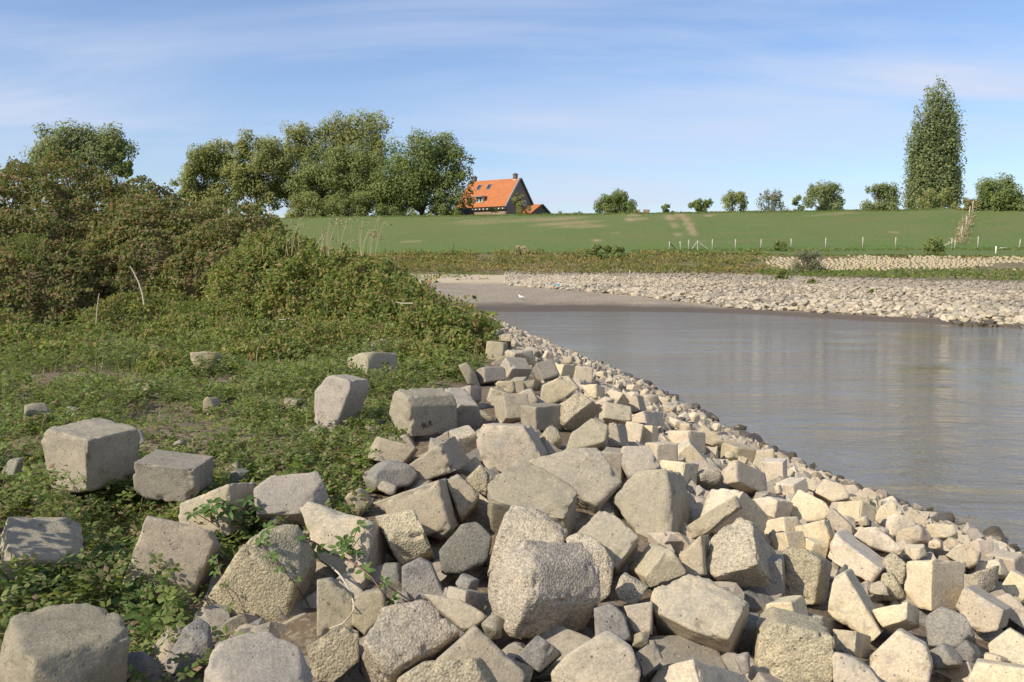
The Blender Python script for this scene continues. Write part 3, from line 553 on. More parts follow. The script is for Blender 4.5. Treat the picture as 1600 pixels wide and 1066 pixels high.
{"l":"smooth flat faced tan block at the right below the standing tan block","p":[3.17,6.284,0.877],"key":1,"m":"p","r":0.2,"w":91.49885626429649,"f":[[-0.227,-0.051,0.039],[-0.165,-0.05,0.198],[0.02,-0.218,0.093],[-0.021,-0.225,-0.037],[-0.128,-0.161,-0.09]],"x":[0.209,0.282,-0.081]},
{"l":"light topped block with dark right side between the prism and the dark stone","p":[2.364,5.762,1.023],"key":1,"m":"p","r":0.3,"w":75.37405782427732,"f":[[-0.177,-0.051,0.084],[0.009,-0.144,0.168],[-0.01,-0.186,0.072],[-0.133,-0.133,0.003],[-0.156,-0.097,0.034]],"x":[0.187,0.245,-0.144]},
{"l":"pentagon faced block with a shadow on its left at the bottom right","p":[2.16,5.125,1.04],"key":1,"m":"p","r":0.3,"w":103.87370157873042,"f":[[-0.232,-0.086,0.047],[-0.083,-0.096,0.209],[0.037,-0.172,0.149],[0.06,-0.213,0.062],[0.032,-0.238,-0.045],[-0.237,-0.133,-0.092]],"x":[0.141,0.313,-0.11]},
{"l":"small upright block with shaded right face between the capped block and the pentagon faced block","p":[1.892,5.186,1.103],"key":1,"m":"p","r":0.2,"w":57.37428282146465,"f":[[-0.137,-0.07,0.115],[-0.033,-0.137,0.127],[-0.052,-0.185,0.007],[-0.141,-0.119,0.013]],"x":[0.182,0.256,-0.131]},
{"l":"diamond set concrete block face on at the bottom edge","p":[0.422,4.478,1.307],"key":1,"m":"t","r":0.35,"w":146.25,"f":[[-0.251,-0.183,0.017],[-0.17,-0.16,0.098],[0.016,-0.136,0.207],[0.042,-0.141,0.201],[0.131,-0.174,0.142],[0.172,-0.218,0.039],[0.145,-0.251,-0.051],[-0.239,-0.218,-0.067]],"x":[0.039,0.37,-0.146]},
{"l":"low lit block cut by the bottom edge right of the diamond set block","p":[0.871,4.173,1.334],"key":1,"m":"p","r":0.3,"w":138.0,"f":[[-0.22,-0.089,0.067],[-0.197,-0.082,0.115],[-0.092,-0.154,0.175],[-0.08,-0.223,0.095],[-0.179,-0.154,0.039]],"x":[0.307,0.281,-0.196]},
{"l":"large speckled block with a tilted square top at the bottom centre left","p":[-0.544,4.493,1.332],"key":1,"m":"t","r":0.7,"w":174.5,"f":[[-0.145,-0.189,0.144],[-0.072,-0.04,0.265],[0.128,0.023,0.282],[0.307,-0.084,0.149],[0.008,-0.276,0.035],[-0.043,-0.27,0.05]],"x":[-0.061,0.279,-0.308]},
{"l":"large lit block under the hanging vine with a dark chipped corner","p":[-1.107,6.126,1.408],"key":1,"m":"t","r":0.45,"w":162.0,"f":[[-0.267,-0.073,0.254],[-0.208,-0.062,0.293],[0.235,-0.188,0.191],[0.196,-0.384,-0.189],[-0.112,-0.254,-0.039]],"x":[0.063,0.384,-0.205]},
{"l":"pointed pale block face at the bottom, right of the large speckled block","p":[-0.162,4.364,1.308],"key":1,"m":"t","r":0.3,"w":147.5,"f":[[-0.186,-0.17,0.116],[-0.005,-0.106,0.259],[0.232,-0.17,0.052],[0.162,-0.213,-0.05],[-0.151,-0.228,-0.043]],"x":[-0.021,0.355,-0.134]},
{"l":"tan block in the gap below the hanging vine stems","p":[-0.798,5.191,1.308],"key":1,"m":"t","r":0.2,"w":78.5,"f":[[-0.066,-0.154,0.069],[-0.014,-0.13,0.131],[0.108,-0.113,0.147],[0.116,-0.144,0.039],[0.01,-0.192,-0.084],[-0.06,-0.182,-0.026]],"x":[-0.031,0.305,-0.092]},
{"l":"shaded concrete block deep in the gap under the hanging vine","p":[-0.991,5.242,1.31],"key":1,"m":"g","r":0.2,"w":96.5,"f":[[-0.072,-0.134,0.184],[-0.004,-0.122,0.189],[0.127,-0.131,0.094],[0.135,-0.195,-0.114],[-0.059,-0.222,-0.103]],"x":[-0.05,0.321,-0.1]},
{"l":"square pale block at the far end of the crest by the water","p":[-0.128,18.616,1.75],"key":1,"m":"t","r":0.1,"w":21.875,"f":[[-0.123,-0.11,0.109],[-0.027,-0.097,0.135],[0.108,-0.104,0.124],[0.108,-0.176,-0.006],[-0.073,-0.171,-0.001]],"x":[0.003,0.263,-0.145]},
{"l":"leaning pale block beside the bramble tip at the far crest","p":[-0.359,19.889,1.729],"e":[0.191,0.198,-1.238],"d":[0.151,0.16,0.219],"w":20,"m":"t"},
{"l":"grey sloping block below the bramble tip","p":[-0.275,16.452,1.73],"e":[-0.126,-0.023,-1.795],"d":[0.217,0.27,0.274],"w":30,"m":"g"},
{"l":"crumbling gravelly block on the crest","p":[0.124,15.638,1.708],"e":[0.073,-0.17,2.025],"d":[0.326,0.334,0.255],"w":42,"m":"g","r":1,"k":"s"},
{"l":"bright broken stone right of the crest blocks above the water","p":[0.689,18.377,1.458],"e":[1.336,1.234,-2.812],"d":[0.203,0.175,0.167],"w":22,"m":"p","k":"s"},
{"l":"small grey block wedged left of the squared pale crest block","p":[0.495,13.959,1.642],"e":[-0.241,0.493,1.848],"d":[0.207,0.233,0.244],"w":36,"m":"g"},
{"l":"rounded shaded block under the bramble edge","p":[-0.292,12.796,1.729],"e":[0.308,0.022,-2.577],"d":[0.279,0.213,0.174],"w":42,"m":"g"},
{"l":"triangular lit block at the bramble edge","p":[-0.53,12.668,1.76],"w":46.25,"m":"g","f":[[-0.177,-0.162,0.135],[-0.015,-0.153,0.199],[0.038,-0.165,0.062],[0.116,-0.171,-0.022],[0.111,-0.185,-0.179],[-0.056,-0.181,-0.105]],"x":[-0.006,0.339,-0.03]},
{"l":"speckled block face below the crest block with the brown front","p":[-0.06,11.271,1.759],"w":35.375,"m":"t","r":0.8,"f":[[-0.147,-0.147,0.064],[-0.098,-0.143,0.101],[0.079,-0.15,0.099],[0.104,-0.17,-0.027],[0.07,-0.176,-0.078],[-0.042,-0.163,-0.014]],"x":[0.011,0.316,-0.048]},
{"l":"small grey wedge beside the speckled block face","p":[0.095,11.814,1.73],"e":[0.203,-0.025,-0.375],"d":[0.141,0.112,0.135],"w":22,"m":"g"},
{"l":"grey block with a shaded slanted face on the crest","p":[0.256,11.488,1.755],"w":30.0,"m":"g","f":[[-0.124,-0.128,0.072],[0.019,-0.163,0.098],[-0.002,-0.182,-0.004],[-0.075,-0.163,-0.01]],"x":[0.091,0.318,-0.078]},
{"l":"lit small block with a shadow on its left on the upper heap","p":[0.18,10.484,1.759],"w":36.0,"m":"t","f":[[-0.136,-0.16,0.049],[-0.05,-0.158,0.097],[0.033,-0.16,0.116],[0.104,-0.177,-0.009],[0.082,-0.182,-0.07],[-0.076,-0.176,-0.071]],"x":[0.014,0.338,-0.038]},
{"l":"broad grey block with a shadowed corner on the upper heap","p":[-0.122,10.485,1.759],"w":62.5,"m":"g","f":[[-0.155,-0.203,-0.006],[-0.111,-0.19,0.125],[-0.051,-0.19,0.116],[0.156,-0.196,0.032],[0.277,-0.205,-0.071],[-0.103,-0.21,-0.074]],"x":[-0.005,0.398,-0.041]},
{"l":"grey block with gravelly left edge behind the stamped block","p":[-0.444,10.759,1.763],"w":40.625,"m":"g","f":[[-0.176,-0.122,0.067],[-0.027,-0.162,0.115],[-0.009,-0.171,0.1],[-0.013,-0.197,-0.048],[-0.053,-0.189,-0.076]],"x":[0.111,0.337,-0.063]},
{"l":"flat pale slab half covered by weeds behind the upright block","p":[-1.923,13.093,1.8],"e":[-0.22,0.052,0.782],"d":[0.412,0.385,0.289],"w":68,"m":"g","r":0.3},
{"l":"pointed lit stone peeking from the brambles","p":[-2.277,16.207,1.799],"e":[-0.098,-0.092,0.792],"d":[0.439,0.363,0.319],"w":52,"m":"t","k":"s"},
{"l":"small stone tip above the pointed stone in the brambles","p":[-2.5,18.687,1.711],"e":[-0.02,0.303,0.178],"d":[0.286,0.279,0.208],"w":26,"m":"g","k":"s"},
{"l":"two lobed bright block with a lit top on the crest slope","p":[0.546,11.375,1.711],"w":64.85117162761233,"m":"t","r":0.6,"f":[[-0.23,-0.205,-0.136],[-0.194,-0.184,0.091],[0.024,-0.194,0.191],[0.115,-0.201,0.202],[0.235,-0.228,0.058],[0.023,-0.225,-0.095],[-0.109,-0.218,-0.154]],"x":[0.039,0.416,-0.045]},
{"l":"shaded low block in the upper heap","p":[0.28,9.257,1.73],"e":[0.035,0.015,-2.497],"d":[0.258,0.213,0.202],"w":52,"m":"g"},
{"l":"broken brown block with a ragged face in the upper heap","p":[0.338,8.249,1.687],"e":[0.155,0.909,-1.007],"d":[0.178,0.189,0.188],"w":48,"m":"g","r":1,"k":"s"},
{"l":"rounded lit block in the upper heap","p":[0.005,9.618,1.728],"e":[-0.524,0.079,0.281],"d":[0.221,0.254,0.226],"w":46,"m":"t","r":0.3},
{"l":"narrow pyramid block with a bright edge on the crest slope","p":[1.206,16.207,1.325],"e":[-0.287,0.091,0.051],"d":[0.258,0.181,0.249],"w":26,"m":"p"},
{"l":"pale block with lit top between crest and river","p":[0.657,8.192,1.687],"w":72.0,"m":"g","r":0.2,"f":[[-0.218,-0.199,-0.065],[-0.155,-0.134,0.101],[0.023,-0.102,0.224],[0.161,-0.143,0.171],[0.129,-0.203,0.025],[-0.064,-0.2,-0.024]],"x":[0.041,0.327,-0.144]},
{"l":"rough block with broken dark right side on the river slope","p":[1.168,10.729,1.508],"e":[0.634,-0.15,-3.027],"d":[0.278,0.173,0.179],"w":42,"m":"p","r":0.6},
{"l":"pale small block in front of the wide tan block","p":[1.214,9.476,1.525],"e":[0.203,0.36,1.331],"d":[0.143,0.148,0.173],"w":34,"m":"p"},
{"l":"small pale block beside the wide tan block","p":[1.358,9.592,1.479],"e":[0.225,0.055,2.601],"d":[0.166,0.139,0.174],"w":32,"m":"p"},
{"l":"lit round block below the wide tan block","p":[1.363,8.636,1.493],"e":[0.013,-0.1,-1.183],"d":[0.164,0.189,0.166],"w":42,"m":"p","r":0.3},
{"l":"flat lit block above the long tan wedge","p":[1.901,10.329,1.291],"e":[0.151,0.146,2.188],"d":[0.256,0.244,0.184],"w":52,"m":"p"},
{"l":"bright low block below the long tan wedge","p":[1.418,8.068,1.444],"e":[0.004,-0.223,-2.371],"d":[0.18,0.211,0.15],"w":52,"m":"p"},
{"l":"rough lit block with crumbly right side on the river slope","p":[1.66,8.158,1.379],"e":[-0.009,0.244,2.17],"d":[0.252,0.238,0.153],"w":62,"m":"p","r":0.9,"k":"s"},
{"l":"dark shaded block behind the notched block","p":[0.826,7.732,1.571],"e":[0.031,-0.038,1.181],"d":[0.141,0.157,0.219],"w":48,"m":"g"},
{"l":"gravelly lit block right of the prominent squarish block","p":[0.509,5.874,1.36],"w":118.5,"m":"R","r":0.7,"f":[[-0.188,-0.137,0.184],[-0.1,-0.133,0.217],[0.026,-0.152,0.172],[0.114,-0.19,0.051],[0.084,-0.237,-0.131],[0.0,-0.25,-0.199]],"x":[0.021,0.366,-0.098]},
{"l":"tan block in shadow left of the rounded gravelly block","p":[1.202,6.097,1.297],"w":72.0,"m":"t","f":[[-0.147,-0.114,0.072],[-0.005,-0.131,0.201],[0.014,-0.202,-0.035],[-0.09,-0.173,-0.071]],"x":[0.114,0.309,-0.083]},
{"l":"lit block with a shadow line above the rounded gravelly block","p":[1.482,6.891,1.334],"w":119.5,"m":"t","f":[[-0.315,-0.136,-0.112],[-0.262,-0.112,0.003],[-0.021,-0.159,0.16],[0.109,-0.179,0.257],[0.127,-0.224,0.172],[-0.118,-0.2,-0.043]],"x":[0.16,0.337,-0.145]},
{"l":"dark rough boulder in the gap right of the prominent squarish block","p":[0.707,5.562,1.29],"e":[-0.512,-1.01,0.101],"d":[0.13,0.156,0.145],"w":54,"m":"g","k":"s","r":0.7},
{"l":"grey rounded block beside the prominent squarish block base","p":[0.535,5.008,1.306],"w":64.0,"m":"d","f":[[-0.11,-0.129,0.111],[-0.019,-0.13,0.141],[0.049,-0.157,0.087],[0.087,-0.205,-0.038],[-0.105,-0.177,-0.027]],"x":[0.039,0.319,-0.11]},
{"l":"small half lit block left of the big pentagonal block","p":[0.701,5.058,1.299],"w":55.5,"m":"t","f":[[-0.112,-0.104,0.105],[0.041,-0.122,0.136],[0.03,-0.177,-0.028],[-0.063,-0.156,-0.019]],"x":[0.053,0.279,-0.097]},
{"l":"dark leaning block at the foot of the big pentagonal block","p":[0.667,4.529,1.304],"w":61.0,"m":"g","f":[[-0.088,-0.123,0.066],[0.006,-0.113,0.13],[0.044,-0.152,0.047],[-0.052,-0.165,-0.029]],"x":[0.045,0.277,-0.107]},
{"l":"little brown stone left of the pentagonal block foot","p":[0.665,4.825,1.274],"e":[0.548,-0.323,-2.781],"d":[0.066,0.088,0.07],"w":30,"m":"g","k":"s"},
{"l":"blue grey angular stone at the bottom centre","p":[0.131,4.538,1.307],"w":76.0,"m":"d","k":"s","f":[[-0.119,-0.137,0.05],[-0.009,-0.096,0.145],[0.106,-0.135,0.075],[-0.003,-0.171,-0.01]],"x":[0.013,0.27,-0.13]},
{"l":"tan stone corner left of the blue grey angular stone","p":[0.031,4.438,1.276],"e":[0.103,-0.207,3.092],"d":[0.107,0.082,0.092],"w":44,"m":"t"},
{"l":"rough crumbling block cut by the bottom edge at centre left","p":[-0.296,4.286,1.304],"w":160.5,"m":"R","r":1,"f":[[-0.213,-0.194,0.083],[-0.1,-0.163,0.145],[0.154,-0.144,0.159],[0.223,-0.175,0.07],[0.219,-0.208,-0.012],[-0.221,-0.229,-0.002]],"x":[-0.021,0.371,-0.148]},
{"l":"lit stone wedge right of the large speckled block","p":[-0.288,5.092,1.31],"w":103.5,"m":"t","k":"s","f":[[-0.184,-0.103,0.151],[0.016,-0.109,0.122],[0.164,-0.139,0.042],[0.119,-0.16,0.001],[0.035,-0.177,-0.03],[-0.119,-0.13,0.086]],"x":[-0.011,0.273,-0.124]},
{"l":"dark grey stone with a lit right half under the tilted buff block","p":[-0.293,6.01,1.383],"w":89.5,"m":"d","k":"s","f":[[-0.163,-0.176,0.052],[-0.027,-0.115,0.207],[0.073,-0.106,0.225],[0.169,-0.139,0.132],[0.135,-0.195,-0.013],[-0.023,-0.223,-0.079],[-0.141,-0.225,-0.078]],"x":[-0.007,0.337,-0.127]},
{"l":"small blue grey stone in the gap left of the prominent squarish block","p":[-0.271,5.601,1.303],"e":[0.143,0.526,0.899],"d":[0.129,0.118,0.096],"w":48,"m":"d","k":"s"},
{"l":"dark round topped block in the shaded gap","p":[-0.55,5.642,1.336],"w":72.5,"m":"d","f":[[-0.095,-0.154,0.109],[0.006,-0.133,0.154],[0.077,-0.137,0.122],[0.167,-0.184,-0.072],[-0.091,-0.207,-0.083]],"x":[-0.026,0.326,-0.092]},
{"l":"dark narrow stone beside the hanging vine end","p":[-0.716,5.639,1.311],"e":[-1.63,-0.336,1.714],"d":[0.209,0.146,0.14],"w":66,"m":"d","k":"s"},
{"l":"low grey block in the gap below the small blue grey stone","p":[-0.262,5.329,1.287],"e":[-0.073,0.309,0.814],"d":[0.155,0.123,0.122],"w":56,"m":"g"},
{"l":"shaded stone left of the prominent block base","p":[-0.099,4.967,1.277],"e":[0.526,-0.035,0.03],"d":[0.103,0.102,0.115],"w":44,"m":"g","k":"s"},
{"l":"rounded grey boulder beside the sunk grey slab","p":[-1.655,6.66,1.451],"e":[-1.585,0.179,-2.606],"d":[0.181,0.183,0.275],"w":60,"m":"d","k":"s"},
{"l":"rough lit broken stone at the bottom left of the gap","p":[-0.86,4.556,1.307],"w":93.5,"m":"R","k":"s","r":0.6,"f":[[-0.114,-0.165,0.1],[0.037,-0.107,0.185],[0.131,-0.102,0.156],[0.137,-0.151,0.028],[0.021,-0.203,-0.058],[-0.052,-0.212,-0.047]],"x":[-0.054,0.313,-0.121]},
{"l":"rough knobbly grey stone between the two bottom left blocks","p":[-1.602,4.696,1.28],"e":[0.146,-0.164,3.023],"d":[0.176,0.186,0.244],"w":94,"m":"d","k":"s","r":0.8},
{"l":"dark smooth stone low in the leaves at the bottom left","p":[-1.762,4.425,1.275],"e":[0.862,-0.18,-0.551],"d":[0.167,0.148,0.168],"w":90,"m":"d","k":"s"},
{"l":"sloping grey rock under the small square tan block","p":[-0.998,7.37,1.566],"e":[-0.146,0.182,2.197],"d":[0.339,0.301,0.209],"w":94,"m":"d","k":"s"},
{"l":"small tan stone near the sloping grey rock","p":[-0.941,7.138,1.524],"e":[-1.368,-0.317,3.047],"d":[0.139,0.089,0.112],"w":34,"m":"t","k":"s"},
{"l":"buff broken stone above the rough speckled block","p":[-1.108,6.841,1.476],"e":[-0.907,1.028,-0.004],"d":[0.15,0.179,0.155],"w":56,"m":"t","k":"s","r":0.4},
{"l":"lit block wedged between the tilted buff block and the big slab","p":[-0.355,6.853,1.511],"w":96.5,"m":"t","r":0.4,"f":[[-0.128,-0.118,0.198],[-0.045,-0.099,0.228],[0.144,-0.161,0.058],[0.084,-0.193,-0.003],[0.007,-0.248,-0.114]],"x":[-0.025,0.328,-0.147]},
{"l":"gravelly stone between two buff blocks","p":[-0.242,7.188,1.562],"w":53.0,"m":"t","k":"s","r":0.9,"f":[[-0.109,-0.141,0.053],[0.003,-0.113,0.161],[0.07,-0.132,0.087],[0.056,-0.174,-0.072],[-0.02,-0.165,-0.038]],"x":[-0.0,0.29,-0.076]},
{"l":"rough block behind the tilted tan block","p":[-0.403,8.081,1.669],"e":[0.233,-0.216,0.384],"d":[0.153,0.167,0.225],"w":54,"m":"g","r":0.8},
{"l":"grey stone on the ground left of the tall chipped block","p":[-3.942,7.5,1.582],"e":[0.288,-0.104,3.101],"d":[0.131,0.138,0.194],"w":44,"m":"d","k":"s"},
{"l":"small pale stone behind the tall chipped block","p":[-4.552,9.102,1.8],"e":[-0.029,0.296,-0.783],"d":[0.185,0.2,0.159],"w":44,"m":"g","k":"s"},
{"l":"pale stone edge right of the tall chipped block","p":[-3.275,8.288,1.671],"e":[-0.141,0.475,-1.165],"d":[0.172,0.117,0.148],"w":40,"m":"g","k":"s"},
{"l":"tan stone showing through the greenery near the middle","p":[-4.527,14.024,1.798],"e":[0.019,-0.113,-1.506],"d":[0.246,0.368,0.245],"w":46,"m":"t","k":"s"},
{"l":"flat stone among leaves beside the upright block","p":[-2.353,10.213,1.71],"e":[0.228,-0.093,-1.685],"d":[0.221,0.196,0.147],"w":40,"m":"t","k":"s"},
{"l":"small grey stone at the foot of the upright block","p":[-1.778,8.598,1.697],"e":[0.139,-0.109,-1.041],"d":[0.12,0.126,0.094],"w":28,"m":"d","k":"s"},
{"l":"small stone near the bare soil patch","p":[-2.114,7.357,1.564],"e":[0.019,-0.162,-2.223],"d":[0.115,0.111,0.097],"w":34,"m":"d","k":"s"},
{"l":"small grey stone at the edge of the bare soil patch","p":[-2.208,7.564,1.595],"e":[0.35,-0.121,-0.804],"d":[0.092,0.072,0.071],"w":24,"m":"d","k":"s"},
{"l":"flat pebble on the bare soil patch","p":[-2.862,8.21,1.662],"e":[0.355,-0.173,-2.096],"d":[0.095,0.081,0.059],"w":26,"m":"g","k":"s"},
{"l":"stone between weeds above the bare soil patch","p":[-4.49,11.698,1.708],"e":[0.08,0.193,1.76],"d":[0.157,0.165,0.103],"w":26,"m":"g","k":"s"},
{"l":"grey stone lying in leaves right of the bare soil patch","p":[-3.226,10.213,1.709],"e":[0.03,-0.142,-1.926],"d":[0.136,0.184,0.132],"w":34,"m":"g","k":"s"},
{"l":"dark pebble beside the tall chipped block top","p":[-4.49,9.747,1.709],"e":[0.168,-0.151,3.137],"d":[0.136,0.097,0.093],"w":28,"m":"d","k":"s"},
{"l":"dark lichen covered boulder at the lower right","p":[2.681,5.765,0.951],"w":82.12397345033204,"m":"d","k":"s","f":[[-0.181,-0.091,0.095],[-0.153,-0.079,0.139],[-0.071,-0.088,0.194],[0.03,-0.16,0.166],[0.064,-0.232,0.076],[-0.054,-0.226,-0.017],[-0.183,-0.162,-0.026]],"x":[0.157,0.296,-0.179]},
{"l":"dark topped stone below the lichen boulder","p":[2.494,5.381,0.943],"e":[0.341,0.417,2.643],"d":[0.143,0.156,0.15],"w":58,"m":"d","k":"s"},
{"l":"dark topped wedge stone right of the lichen boulder","p":[2.704,5.575,0.904],"e":[1.129,0.318,0.878],"d":[0.135,0.115,0.13],"w":50,"m":"d","k":"s"},
{"l":"pale rounded block at the right edge","p":[3.059,5.719,0.866],"w":73.12408594892577,"m":"p","r":0.5,"f":[[-0.191,-0.09,0.057],[-0.075,-0.114,0.166],[0.029,-0.193,0.106],[0.012,-0.235,-0.037],[-0.186,-0.121,-0.02]],"x":[0.164,0.301,-0.109]},
{"l":"light block cut by the bottom right corner","p":[2.638,5.074,0.944],"w":105.7486781415233,"m":"p","f":[[-0.21,-0.111,0.043],[-0.159,-0.096,0.153],[0.08,-0.222,0.157],[0.062,-0.267,0.01],[-0.218,-0.141,-0.049]],"x":[0.178,0.335,-0.126]},
{"l":"half shaded block at the bottom right of the capped block","p":[1.766,4.749,1.123],"w":81.74897813777315,"m":"t","f":[[-0.167,-0.08,0.15],[-0.091,-0.111,0.147],[-0.003,-0.167,0.098],[0.04,-0.207,0.04],[0.016,-0.219,-0.015],[-0.173,-0.155,-0.044]],"x":[0.126,0.313,-0.125]},
{"l":"small tan stone near the right edge","p":[2.87,5.536,0.87],"e":[0.116,-0.239,-2.288],"d":[0.091,0.115,0.07],"w":36,"m":"p","k":"s"},
{"l":"pebbly round block beside the standing tan block","p":[2.78,6.812,1.0],"w":62.249221884726396,"m":"R","r":0.9,"f":[[-0.134,-0.087,0.106],[-0.066,-0.094,0.173],[0.016,-0.159,0.093],[-0.011,-0.192,-0.035],[-0.046,-0.191,-0.078],[-0.137,-0.11,0.034]],"x":[0.126,0.277,-0.098]},
{"l":"brown ragged stone in the gap left of the standing tan block","p":[2.622,6.505,0.984],"e":[-0.298,-0.105,-0.319],"d":[0.132,0.146,0.179],"w":40,"m":"g","r":1,"k":"s"},
{"l":"small lit stone next to the brown ragged stone","p":[2.499,6.401,1.0],"e":[-0.533,-0.077,-0.084],"d":[0.098,0.068,0.084],"w":28,"m":"p","k":"s"},
{"l":"white round stone behind the standing tan block","p":[3.242,7.551,0.9],"e":[-1.306,-0.03,-2.553],"d":[0.135,0.118,0.145],"w":44,"m":"p","k":"s"},
{"l":"broad pale block above the oblong tan block","p":[2.904,7.453,1.017],"w":83.24895938800782,"m":"p","f":[[-0.238,-0.095,0.079],[-0.181,-0.096,0.144],[-0.067,-0.139,0.166],[0.095,-0.267,0.02],[0.056,-0.267,-0.027],[-0.129,-0.17,0.01]],"x":[0.155,0.345,-0.131]},
{"l":"lit block at the right shore with a dark notch below","p":[3.744,7.74,0.801],"w":58.87426407169915,"m":"p","k":"s","r":0.4,"f":[[-0.222,-0.08,0.05],[-0.112,-0.097,0.153],[0.025,-0.186,0.106],[-0.012,-0.203,0.013],[-0.071,-0.189,-0.031]],"x":[0.157,0.302,-0.117]},
{"l":"tan block shelf at the right shore","p":[4.186,8.43,0.649],"e":[0.443,-0.128,-2.937],"d":[0.139,0.165,0.132],"w":42,"m":"p"},
{"l":"tapering lit stone by the water at the right edge","p":[4.276,8.133,0.628],"e":[-0.104,-0.101,0.6],"d":[0.147,0.201,0.141],"w":50,"m":"p"},
{"l":"broken pale stone by the right edge","p":[3.913,7.693,0.721],"e":[2.053,1.134,-1.44],"d":[0.145,0.213,0.234],"w":54,"m":"p","k":"s"},
{"l":"pebbly pale stone mass at the right","p":[3.531,7.112,0.8],"e":[0.017,0.329,1.906],"d":[0.185,0.22,0.164],"w":72,"m":"p","k":"s","r":1},
{"l":"pale stone at the right picture edge","p":[3.948,7.345,0.703],"e":[-0.176,0.456,-0.545],"d":[0.142,0.173,0.159],"w":46,"m":"p"},
{"l":"pale block above the smooth flat faced block at right","p":[3.486,6.475,0.811],"w":70.49911876101545,"m":"p","f":[[-0.183,-0.064,0.124],[-0.105,-0.09,0.17],[0.011,-0.203,0.058],[-0.007,-0.247,-0.074],[-0.143,-0.129,0.022]],"x":[0.171,0.293,-0.12]},
{"l":"dark tan upright block behind the squarish block","p":[2.682,7.676,1.09],"w":52.12434844564443,"m":"t","f":[[-0.159,-0.082,0.101],[-0.108,-0.082,0.173],[0.021,-0.175,0.047],[0.024,-0.198,-0.024],[-0.007,-0.196,-0.059],[-0.135,-0.116,0.021]],"x":[0.121,0.283,-0.086]},
{"l":"round lit stone left of the squarish block","p":[2.067,7.215,1.182],"e":[-0.363,0.113,0.472],"d":[0.135,0.189,0.14],"w":50,"m":"p"},
{"l":"low flat stone left of the gravel textured block","p":[2.033,6.957,1.167],"e":[0.023,0.296,2.113],"d":[0.157,0.147,0.116],"w":54,"m":"p"},
{"l":"tan wedge between the squarish and oblong blocks","p":[2.217,6.905,1.116],"e":[-0.194,-0.011,-1.333],"d":[0.118,0.102,0.126],"w":36,"m":"p"},
{"l":"flat pale block left of the cracked block","p":[2.659,8.972,1.1],"e":[0.131,0.181,-2.615],"d":[0.173,0.181,0.114],"w":46,"m":"p"},
{"l":"small square block right of the peaked block","p":[2.97,9.541,0.986],"e":[0.496,-0.298,3.035],"d":[0.125,0.113,0.089],"w":26,"m":"p"},
{"l":"upright lit block at the waterline behind the peaked block","p":[2.678,9.657,1.073],"e":[0.048,0.025,-2.052],"d":[0.19,0.182,0.253],"w":44,"m":"p"},
{"l":"thin tan block at the waterline","p":[2.92,10.019,0.985],"e":[-0.63,-0.281,2.44],"d":[0.083,0.099,0.088],"w":22,"m":"p"},
{"l":"square pale block at the waterline behind the upright one","p":[3.01,11.233,0.909],"e":[0.179,-0.161,-1.765],"d":[0.148,0.176,0.193],"w":28,"m":"p"},
{"l":"narrow white block at the waterline","p":[2.679,10.303,1.05],"e":[-0.201,0.336,-0.284],"d":[0.093,0.099,0.147],"w":24,"m":"p"},
{"l":"tan sloping block at the waterline above the peaked block","p":[2.508,10.536,1.096],"e":[-0.036,0.116,0.174],"d":[0.23,0.298,0.19],"w":48,"m":"p"},
{"l":"thin pale block below the leaning tan block","p":[2.59,11.362,1.037],"e":[-0.243,-0.091,0.113],"d":[0.155,0.125,0.137],"w":26,"m":"p"},
{"l":"pale block between the waterline block and the small cube","p":[3.085,8.456,0.974],"e":[-0.443,-0.283,-1.065],"d":[0.226,0.165,0.157],"w":52,"m":"p"},
{"l":"small cube block at the waterline","p":[3.398,9.269,0.863],"e":[0.254,0.112,3.085],"d":[0.158,0.156,0.126],"w":34,"m":"p"},
{"l":"large tan peaked block at the waterline","p":[3.503,8.786,0.879],"w":48.749390632617036,"m":"p","f":[[-0.18,-0.113,0.003],[-0.118,-0.103,0.117],[-0.028,-0.121,0.185],[0.06,-0.195,0.081],[-0.018,-0.196,-0.03],[-0.114,-0.164,-0.061]],"x":[0.133,0.297,-0.098]},
{"l":"narrow block at the waterline beside the peaked one","p":[3.553,9.308,0.815],"e":[-0.576,-0.147,-0.254],"d":[0.081,0.106,0.108],"w":22,"m":"p"},
{"l":"tilted block at the waterline with a dark end","p":[3.953,9.187,0.728],"w":41.999475006562314,"m":"p","f":[[-0.162,-0.081,0.062],[-0.099,-0.072,0.147],[0.048,-0.181,0.03],[-0.002,-0.184,-0.027]],"x":[0.107,0.259,-0.107]},
{"l":"rounded pale stone below the tilted waterline block","p":[3.487,8.507,0.855],"e":[-0.309,-0.044,0.011],"d":[0.266,0.181,0.184],"w":60,"m":"p","k":"s"},
{"l":"knobbly white stone near the right shore","p":[3.458,8.158,0.862],"e":[0.183,0.378,2.358],"d":[0.281,0.187,0.174],"w":70,"m":"p","k":"s","r":0.5},
{"l":"flat topped stone at the waterline near the right edge","p":[4.118,9.011,0.654],"e":[-0.097,-0.57,-1.482],"d":[0.217,0.227,0.133],"w":52,"m":"p","k":"s"},
{"l":"block in shadow right of the big pentagonal block","p":[1.296,5.135,1.184],"e":[-0.164,0.023,2.748],"d":[0.105,0.137,0.148],"w":62,"m":"d"},
{"l":"small dark stone between pentagonal and capped blocks","p":[1.157,4.67,1.218],"e":[-0.05,-0.42,-0.061],"d":[0.069,0.078,0.084],"w":38,"m":"g","k":"s"},
{"l":"narrow shaded block left of the gravel textured block","p":[1.688,6.13,1.161],"e":[-0.082,-0.047,-0.255],"d":[0.147,0.225,0.241],"w":80,"m":"g"},
{"l":"lit triangular block behind the capped block","p":[1.666,5.639,1.124],"e":[-0.309,0.048,0.877],"d":[0.161,0.132,0.121],"w":54,"m":"p"},
{"l":None,"p":[1.195,20.031,1.221],"e":[-0.082,-0.074,1.37],"d":[0.244,0.246,0.148],"w":20,"m":"p","k":"s","grp":"small pale stones along the waterline"},
